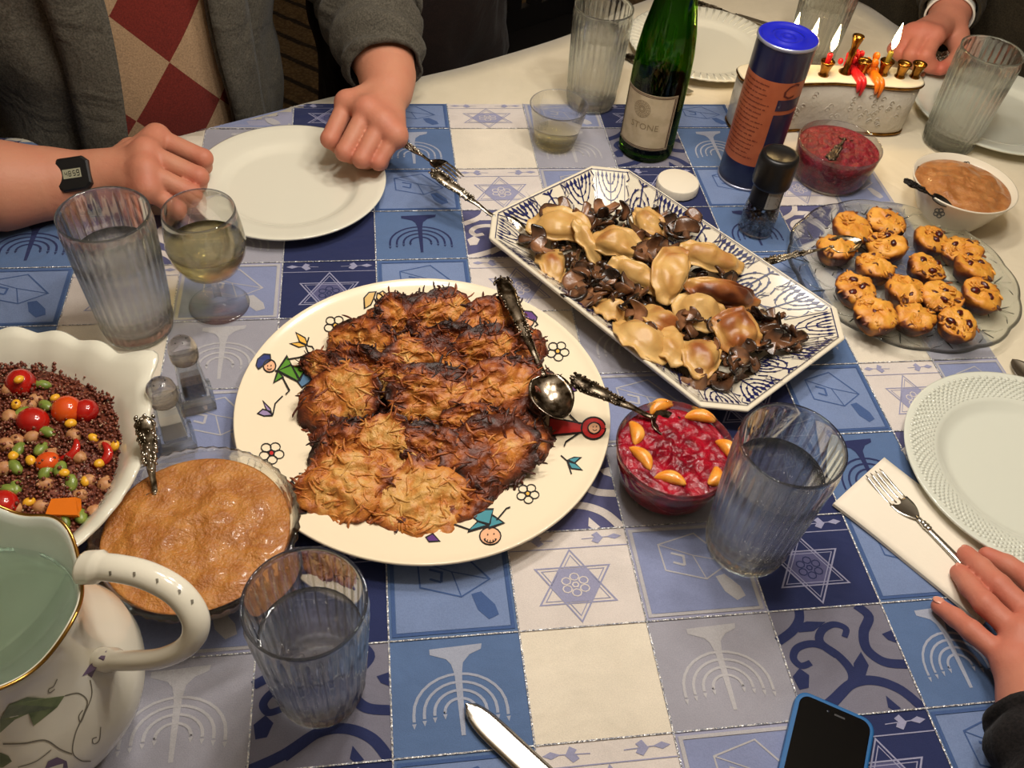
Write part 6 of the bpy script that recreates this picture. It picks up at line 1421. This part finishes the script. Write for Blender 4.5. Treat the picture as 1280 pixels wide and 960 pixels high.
def knit(name, c1, c2, scale=420, fold=.6, fscale=14):
    m = bpy.data.materials.new(name); m.use_nodes = True; nt = m.node_tree; N = nt.nodes.new; L = nt.links.new; b = nt.nodes['Principled BSDF']; b.inputs['Roughness'].default_value = .95; b.inputs['Sheen Weight'].default_value = .05; b.inputs['Specular IOR Level'].default_value = .15
    tc = N('ShaderNodeTexCoord'); n = N('ShaderNodeTexNoise'); n.inputs['Scale'].default_value = scale; n.inputs['Detail'].default_value = 3; L(tc.outputs['Object'], n.inputs[0]); r = N('ShaderNodeValToRGB'); e = r.color_ramp.elements; e[0].position = .35; e[0].color = lin(c1); e[1].position = .68; e[1].color = lin(c2); L(n.outputs['Fac'], r.inputs[0]); L(r.outputs[0], b.inputs['Base Color'])
    n2 = N('ShaderNodeTexNoise'); n2.inputs['Scale'].default_value = fscale; n2.inputs['Detail'].default_value = 3; n2.inputs['Distortion'].default_value = .8; L(tc.outputs['Object'], n2.inputs[0]); bp = N('ShaderNodeBump'); bp.inputs['Strength'].default_value = fold; bp.inputs['Distance'].default_value = .02; L(n2.outputs['Fac'], bp.inputs['Height'])
    b2 = N('ShaderNodeBump'); b2.inputs['Strength'].default_value = .5; b2.inputs['Distance'].default_value = .0012; L(n.outputs['Fac'], b2.inputs['Height']); L(bp.outputs[0], b2.inputs['Normal']); L(b2.outputs[0], b.inputs['Normal'])
    return m
GREYK = knit('grey_knit', (64, 60, 52), (90, 85, 75)); OLIVE = knit('dark_olive_knit', (44, 38, 28), (62, 54, 40)); DBROWN = knit('dark_brown_cloth', (22, 14, 12), (32, 21, 18), fold=.4, fscale=9); DARKS = knit('black_fuzzy_knit', (22, 20, 20), (36, 32, 32))
def sleeve(name, path, rad, m, parent, origin, fold=.004, n=40, cuff=True, th=.004, seed=0):
    """a cloth tube with soft folds, first point = cuff"""
    pts = catmull([Vector(p) for p in path], 10); k = len(pts); L_ = len(rad) - 1; mb = MB(); o3 = Vector(origin)
    t0 = (pts[1] - pts[0]).normalized(); side = t0.orthogonal().normalized(); vs = []
    for i in range(k):
        t = (pts[min(i + 1, k - 1)] - pts[max(i - 1, 0)]).normalized(); side = (side - t * side.dot(t)).normalized(); b = t.cross(side)
        u = i / (k - 1) * L_; j = min(int(u), L_ - 1); r_ = lerp(rad[j], rad[j + 1], u - j)
        for q in range(n):
            a = 2 * PI * q / n; c_, s_ = math.cos(a), math.sin(a)
            f_ = fold * (math.sin(i * .85 + 2.2 * math.sin(a + seed) + 1.3 * nv((c_, s_, i * .12), 1.5, seed)) * min(1, i / 4) + .8 * nv((c_ * 1.5, s_ * 1.5, i * .2), 1.4, seed + 3))
            if i < 3: f_ += .0022 * math.sin(PI * i / 3)
            vs.append(pts[i] - o3 + (side * c_ + b * s_) * (r_ + f_))
    mb.add(vs, [(i * n + q, i * n + (q + 1) % n, (i + 1) * n + (q + 1) % n, (i + 1) * n + q) for i in range(k - 1) for q in range(n)])
    o = fix(mb.build(name, m, parent)); solid(o, th, -1); return o

# ---- the man in the grey cardigan -----------------------------------------------------------
nf = Vector((.61, -.79, 0)).normalized(); ef = Vector((.79, .61, 0)).normalized()
TC = Vector((-.535, 1.112, 0)) - nf * .150
man = thing('person', 'man in grey cardigan and red argyle sweater resting both fists by his white plate', 'person', (TC.x, TC.y, 0), (0, 0, math.atan2(ef.y, ef.x)))
org = np.array((TC.x, TC.y, 0.0))
Rm = Matrix.Rotation(-math.atan2(ef.y, ef.x), 3, 'Z'); RM = np.array(Rm)
def to_local(piece): V, Q, T = piece; return ((V - org) @ RM.T + org, Q, T)
# his left hand (right in the picture): a fist on the rim of the plate
lw = A3(486, 113, .078)
LF = [[A3(434, 129, .084), A3(412, 174, .058), A3(424, 183, .036), A3(440, 168, .038)], [A3(459, 138, .088), A3(431, 190, .056), A3(440, 194, .034), A3(455, 176, .036)],
      [A3(477, 153, .081), A3(452, 199, .052), A3(459, 201, .032), A3(471, 184, .034)], [A3(494, 170, .070), A3(473, 203, .046), A3(476, 204, .030), A3(484, 190, .032)]]
lt = [A3(455, 135, .056), A3(435, 165, .042), A3(447, 185, .036), A3(462, 190, .034)]
larm = [(lw, .029), (A3(484, 95, .080), .036), (A3(476, 62, .092), .045), (A3(462, 20, .105), .048), (A3(440, -40, .14), .048)]
left = hand_arm(lw, LF, lt, larm, fr=.0122, wr=.030)
# his right hand (left in the picture), with the watch
rw0 = A3(128, 221, .050)
RF = [[A3(196, 172, .074), A3(254, 198, .056), A3(254, 208, .036), A3(236, 208, .030)], [A3(182, 191, .080), A3(248, 221, .058), A3(247, 230, .036), A3(230, 228, .030)],
      [A3(181, 214, .075), A3(240, 242, .050), A3(238, 248, .030), A3(224, 244, .026)], [A3(184, 236, .062), A3(222, 262, .036), A3(222, 265, .022), A3(210, 258, .022)]]
rt_ = [A3(165, 190, .040), A3(205, 200, .030), A3(228, 212, .026), A3(240, 222, .028)]
rarm = [(rw0, .028), (A3(104, 226, .044), .031), (A3(60, 229, .046), .040), (A3(0, 232, .054), .050), (A3(-80, 222, .060), .052)]
right = hand_arm(rw0, RF, rt_, rarm, fr=.0124, wr=.030)
# trunk and upper arms under the clothes, joined to the forearms
def trunk(X, Y, Z):
    d = sd_caps(X, Y, Z, (TC.x, TC.y, -.30), (TC.x, TC.y, .22), .10, .115)
    sh = np.array((TC.x, TC.y, .34)); e3 = np.array(ef)
    d = smin(d, sd_caps(X, Y, Z, sh - e3 * .15, sh + e3 * .15, .055, .055), .08)
    d = smin(d, sd_caps(X, Y, Z, sh, sh + (0, 0, .12), .055, .05), .04)
    for sg, fa in ((1, larm), (-1, rarm)):
        s0 = sh + e3 * .17 * sg; el = fa[-1][0]; d = smin(d, sd_caps(X, Y, Z, s0, el, .052, .046), .03)
    return d
lo = np.minimum(np.array((TC.x - .42, TC.y - .42, -.45)), rarm[-1][0] - .08); hi = np.maximum(np.array((TC.x + .42, TC.y + .42, .54)), larm[-1][0] + .08)
V, Q = sdf_mesh(trunk, lo, hi, .012)
body_object('body', [to_local(left), to_local(right), to_local((V, Q, np.zeros(len(V))))], SKIN, man, org)
# argyle sweater and open cardigan: shells around the trunk, in his own axes (x to his left, -y to the table)
arg = bpy.data.materials.new('argyle_knit'); arg.use_nodes = True; nt = arg.node_tree; N = nt.nodes.new; L = nt.links.new; b = nt.nodes['Principled BSDF']; b.inputs['Roughness'].default_value = .95; b.inputs['Sheen Weight'].default_value = .15; b.inputs['Specular IOR Level'].default_value = .15
tc = N('ShaderNodeTexCoord'); sp = N('ShaderNodeSeparateXYZ'); L(tc.outputs['Object'], sp.inputs[0])
def mth(op, a, b_=None, c=None):
    n = N('ShaderNodeMath'); n.operation = op
    for i, v in enumerate((a, b_, c)):
        if v is None: continue
        if isinstance(v, (int, float)): n.inputs[i].default_value = v
        else: L(v, n.inputs[i])
    return n.outputs[0]
def shellpt(a, z, o):
    """a: angle from his front; o: offset of the layer"""
    w_ = .200 + .03 * max(0, min(1, z / .3)); d_ = .125 + .012 * math.sin(min(1, max(0, z + .2) / .5) * PI)
    if z > .30: q = math.sqrt(max(.02, 1 - ((z - .30) / .14) ** 2)); w_ *= .35 + .65 * q; d_ *= .45 + .55 * q
    return Vector(((w_ + o) * math.copysign(abs(math.sin(a)) ** .85, math.sin(a)), -(d_ + o) * math.copysign(abs(math.cos(a)) ** .85, math.cos(a)), z))
zs_ = [lerp(-.34, .435, i / 44) for i in range(45)]; n = 80
mb = MB().grid(lambda i, j: shellpt(2 * PI * i / n, zs_[j], .002 + .004 * nv((math.sin(2 * PI * i / n) * 3, zs_[j] * 9, 0), 1)), n, 45, True); swt = fix(mb.build('sweater', arg, man))
hit_ = surface_of([swt])(212, 78); X0, Z0 = hit_.x, hit_.z
xa = mth('MULTIPLY_ADD', sp.outputs[0], 1 / .125, -X0 / .125); zb = mth('MULTIPLY_ADD', sp.outputs[2], 1 / .155, -Z0 / .155)
cb = N('ShaderNodeCombineXYZ'); L(mth('ADD', zb, xa), cb.inputs[0]); L(mth('SUBTRACT', zb, xa), cb.inputs[1]); cb.inputs[2].default_value = .5
ck = N('ShaderNodeTexChecker'); ck.inputs['Scale'].default_value = 1; ck.inputs['Color1'].default_value = lin((156, 128, 98)); ck.inputs['Color2'].default_value = lin((104, 34, 26)); L(cb.outputs[0], ck.inputs[0])
fn_ = N('ShaderNodeTexNoise'); fn_.inputs['Scale'].default_value = 420; L(tc.outputs['Object'], fn_.inputs[0]); mxx = N('ShaderNodeMix'); mxx.data_type = 'RGBA'; mxx.blend_type = 'OVERLAY'; mxx.inputs[0].default_value = .5; L(ck.outputs[0], mxx.inputs[6]); L(fn_.outputs['Fac'], mxx.inputs[7]); L(mxx.outputs[2], b.inputs['Base Color'])
bp = N('ShaderNodeBump'); bp.inputs['Strength'].default_value = .5; bp.inputs['Distance'].default_value = .0012; L(fn_.outputs['Fac'], bp.inputs['Height']); L(bp.outputs[0], b.inputs['Normal'])

def opening(z): return .29 - .15 * max(0, min(.25, z)) - .05 * math.sin(z * 9)
def card(i, j, n_=90):
    z = zs_[j]; a0 = opening(z); a = lerp(a0 + .10, 2 * PI - a0 + .06, i / n_); p = shellpt(a, z, .016)
    f_ = .010 * nv((math.sin(a) * 2, math.cos(a) * 2, z * 3.0), 1.6, 5) + .006 * math.sin(z * 34 + 3 * math.sin(a) + 2 * nv((a, z * 4, 0), 1, 2)) * max(0, 1 - abs(z - .02) * 3) * (.3 + abs(math.sin(a)))
    p = p + Vector((math.sin(a), -math.cos(a), 0)) * f_
    if i in (0, n_): p += Vector((0, -.004, 0))
    return p
o = fix(MB().grid(card, 91, 45).build('cardigan', GREYK, man)); solid(o, .006, 0)
for sg in (0, 1):                                            # shawl collar bands along the opening
    def band(i, j, sg=sg):
        z = zs_[j]; a0 = opening(z); ang = (a0 + .08 + i * .045) if sg == 0 else (2 * PI - a0 + .08 - i * .045)
        p = shellpt(ang, z, .028 + .006 * math.sin(PI * i / 6) + .003 * nv((i * .4, z * 8, sg), 1)); return p
    o = fix(MB().grid(band, 7, 45).build('lapel', GREYK, man)); solid(o, .006, 0)
sleeve_pts = lambda arr: [Rm @ (Vector(p) - Vector(org)) for p in arr]
ls = [A3(481, 88, .082), A3(474, 58, .095), A3(462, 18, .108), A3(446, -30, .14), np.array(TC + ef * .19 + Vector((0, 0, .30)))]
sleeve('left_sleeve', sleeve_pts(ls), [.053, .062, .073, .080, .088], GREYK, man, (0, 0, 0), fold=.0055, seed=1)
rs = [A3(-22, 226, .058), A3(-60, 215, .065), A3(-110, 190, .10), np.array(TC - ef * .20 + Vector((0, 0, .16))), np.array(TC - ef * .17 + Vector((0, 0, .32)))]
sleeve('right_sleeve', sleeve_pts(rs), [.058, .064, .072, .075, .078], GREYK, man, (0, 0, 0), fold=.006, seed=4)
# wristwatch
wa, wb_ = A3(118, 223, .048), A3(92, 227, .045); wc = (wa + wb_) / 2; axv = Vector(wa - wb_).normalized(); toc = (Vector((0, 0, CAM_H)) - Vector(wc)).normalized(); upv = (toc - axv * toc.dot(axv)).normalized(); upv = (upv + Vector((0, 0, .35))).normalized(); upv = (upv - axv * upv.dot(axv)).normalized()
yv = upv.cross(axv); MW = Matrix(((axv.x, yv.x, upv.x), (axv.y, yv.y, upv.y), (axv.z, yv.z, upv.z)))
wt = thing('wristwatch', 'black digital wristwatch on the wrist at the left', 'watch', wc, MW.to_euler()); rw_ = .0308
mb = MB(); mb.lathe([(rw_, -.011), (rw_ + .0028, -.010), (rw_ + .0030, .010), (rw_, .011), (rw_ - .001, 0), (rw_, -.011)], 48, mtx=Matrix.Rotation(R(90), 3, 'Y')); fix(mb.build('strap', BLACK, wt))
def octring(s_, z, c_=.30): return [(x * s_, y * s_, z) for x, y in ((1, 1 - c_), (1 - c_, 1), (-1 + c_, 1), (-1, 1 - c_), (-1, -1 + c_), (-1 + c_, -1), (1 - c_, -1), (1, -1 + c_))]
fix(slab([octring(.0195, rw_ - .002), octring(.0205, rw_ + .003), octring(.0200, rw_ + .0078), octring(.0180, rw_ + .0095)]).build('case', BLACK, wt, smooth=False))
LCD = mat('lcd', (150, 148, 124), .25); m_ = MB().box((0, 0, rw_ + .0096), (.0210, .0110, .0006)); lcd = m_.build('display', LCD, wt)
# seven-segment digits: 4 8 5 9, read along the strap's side
seg = {'4': 'bcfg', '8': 'abcdefg', '5': 'acdfg', '9': 'abcdfg'}
mb = MB(2e-5)
for i, ch_ in enumerate('4859'):
    y0 = .0068 - i * .0045 - (.0006 if i > 1 else 0); s_ = .0030 if i < 3 else .0034
    f_ = lambda x, y, y0=y0, s_=s_: Vector((-y0 + (x - .5) * s_, (y - .5) * s_ * 1.9, rw_ + .0100))
    for g in seg[ch_]:
        ln = dict(a=[(.1, 1), (.9, 1)], b=[(.95, .95), (.95, .55)], c=[(.95, .45), (.95, .05)], d=[(.1, 0), (.9, 0)], e=[(.05, .45), (.05, .05)], f=[(.05, .95), (.05, .55)], g=[(.1, .5), (.9, .5)])[g]; mb.ribbon(ln, .17, f_)
fix(mb.build('digits', BLACK, lcd, smooth=False))

# ---- hand on the napkin, lower right --------------------------------------------------------
p4w = A3(1300, 872, .040); hb = thing('person', 'person at lower right showing only a hand and black cuff, fingers on the napkin', 'person', (p4w[0], p4w[1], 0))
PF = [[A3(1316, 760, .036), A3(1284, 722, .030), A3(1258, 706, .022), A3(1234, 694, .016)], [A3(1296, 778, .040), A3(1248, 732, .036), A3(1226, 710, .026), A3(1208, 693, .017)], [A3(1276, 797, .040), A3(1232, 755, .036), A3(1213, 734, .026), A3(1199, 716, .017)], [A3(1262, 828, .036), A3(1214, 788, .028), A3(1194, 772, .019), A3(1174, 758, .012)]]
pth_ = [A3(1330, 800, .03), A3(1345, 770, .026), A3(1340, 745, .022), A3(1330, 730, .018)]
parm = [(p4w, .028), (A3(1310, 905, .042), .032), (A3(1330, 960, .05), .038), (A3(1400, 1080, .07), .044)]
pr = hand_arm(p4w, PF, pth_, parm, fr=.0110, wr=.029, palm_r=.0135, h=.0020)
body_object('body', [pr], SKIN2, hb, np.array((p4w[0], p4w[1], 0)))
for ch in PF[1:]:
    d = Vector(ch[3] - ch[2]).normalized(); up_ = Vector((0, 0, 1)); up_ = (up_ - d * up_.dot(d)).normalized(); c = Vector(ch[3]) + up_ * .0066 + d * .0012 - Vector((p4w[0], p4w[1], 0)); y = up_.cross(d); M = Matrix(((d.x, y.x, up_.x), (d.y, y.y, up_.y), (d.z, y.z, up_.z)))
    MB().ball(c, (.0062, .0048, .0014), 12, 6, M).build('fingernail', NAIL, hb)
sleeve('cuff', [Vector(p) - Vector((p4w[0], p4w[1], 0)) for p in (A3(1303, 900, .046), A3(1320, 945, .05), A3(1370, 1020, .06), A3(1420, 1100, .07))], [.040, .044, .05, .054], DARKS, hb, (0, 0, 0), fold=.003, seed=8)

# ---- man in dark olive, far right -----------------------------------------------------------
q4 = A3(1184, 27, .062); OC = Vector((.93, 1.84, 0)); ol_ = thing('person', 'man in a dark olive sweater with white shirt cuff holding a fork', 'person', (OC.x, OC.y, 0)); oo = np.array((OC.x, OC.y, 0))
OF = [[A3(1168, 46, .072), A3(1157, 70, .054), A3(1163, 82, .040), A3(1172, 86, .036)], [A3(1153, 42, .072), A3(1140, 68, .050), A3(1148, 80, .034), A3(1158, 83, .030)], [A3(1141, 43, .066), A3(1126, 65, .042), A3(1134, 75, .028), A3(1144, 77, .024)], [A3(1132, 48, .056), A3(1118, 61, .032), A3(1126, 69, .022), A3(1134, 70, .020)]]
ot = [A3(1196, 46, .052), A3(1201, 66, .044), A3(1191, 80, .040), A3(1176, 86, .038)]
oarm = [(q4, .029), (A3(1190, 8, .072), .034), (A3(1205, -40, .10), .042), (np.array((.95, 1.86, .18)), .048)]
V, Q, T = hand_arm(q4, OF, ot, oarm, fr=.0135, wr=.030, h=.0026)
body_object('body', [(V, Q, T)], SKIN2, ol_, oo)
sleeve('shirt_cuff', [Vector(p - oo) for p in (A3(1186, 22, .064), A3(1189, 8, .07), A3(1196, -10, .08))], [.039, .040, .041], mat('white_shirt', (226, 220, 208), .8), ol_, (0, 0, 0), fold=.001, seed=2, th=.002)
sleeve('sleeve', [Vector(p - oo) for p in (A3(1187, 17, .067), A3(1192, 0, .076), A3(1205, -40, .10), np.array((.93, 1.86, .2)), np.array((1.0, 1.85, .36)))], [.047, .052, .062, .075, .085], OLIVE, ol_, (0, 0, 0), fold=.004, seed=6)
yw = R(38)
def column(name, parent, m, w_, d_, z0, z1, yaw, fold, seed, shoulder=.1, cx_=0, cy_=0):
    Rz = Matrix.Rotation(yaw, 3, 'Z'); n = 64; zz = [lerp(z0, z1, i / 30) for i in range(31)]
    def P_(i, j):
        a = 2 * PI * i / n; z = zz[j]; q = 1 if z < z1 - shoulder else math.sqrt(max(.04, 1 - ((z - z1 + shoulder) / shoulder) ** 2)) * .7 + .3
        f_ = fold * (nv((math.sin(a) * 2, math.cos(a) * 2, z * 5), 1.8, seed) + .6 * math.sin(z * 40 + 4 * math.sin(a * 2 + seed)) * nv((a, z * 5, 1), .8, seed))
        return Rz @ Vector(((w_ * q + f_) * math.cos(a) + cx_, (d_ * q + f_) * math.sin(a) + cy_, z))
    return fix(MB().grid(P_, n, 31, True).build(name, m, parent))
column('sweater', ol_, OLIVE, .34, .17, -.4, .42, R(-32), .012, 3)
# ---- person in dark brown beyond the grey sleeve ----------------------------------------------
br = thing('person', 'person in dark brown clothes standing at the far edge beyond the grey sleeve', 'person', (-.255, 1.60, -TZ))
column('clothes', br, DBROWN, .19, .13, .45, 1.28, R(38), .022, 9)
for sg in (-1, 1): column('trouser_leg', br, DBROWN, .085, .085, 0, .52, R(38), .008, 12 + sg, .02, sg * .09, 0)
# ---- black chair at the far edge ----------------------------------------------------------------
chx = thing('dining_chair', 'black wooden dining chair pushed up to the far edge left of the bottle', 'chair', (.04, 1.93, -TZ), (0, 0, R(45)))
CHB = mat('black_wood', (14, 12, 12), .45)
MB().box((0, 0, .45), (.44, .42, .045)).build('seat', CHB, chx)
for x in (-.2, .2):
    MB().box((x, -.19, .215), (.04, .04, .43)).build('leg', CHB, chx); MB().box((x, .19, .50), (.04, .04, 1.0)).build('leg', CHB, chx)
for i in range(5): MB().box((-.13 + .065 * i, .19, .70), (.035, .018, .48)).build('slat', CHB, chx)
MB().box((0, .19, .96), (.42, .025, .10)).build('top_rail', CHB, chx); MB().box((0, .19, .50), (.40, .02, .05)).build('lower_rail', CHB, chx)
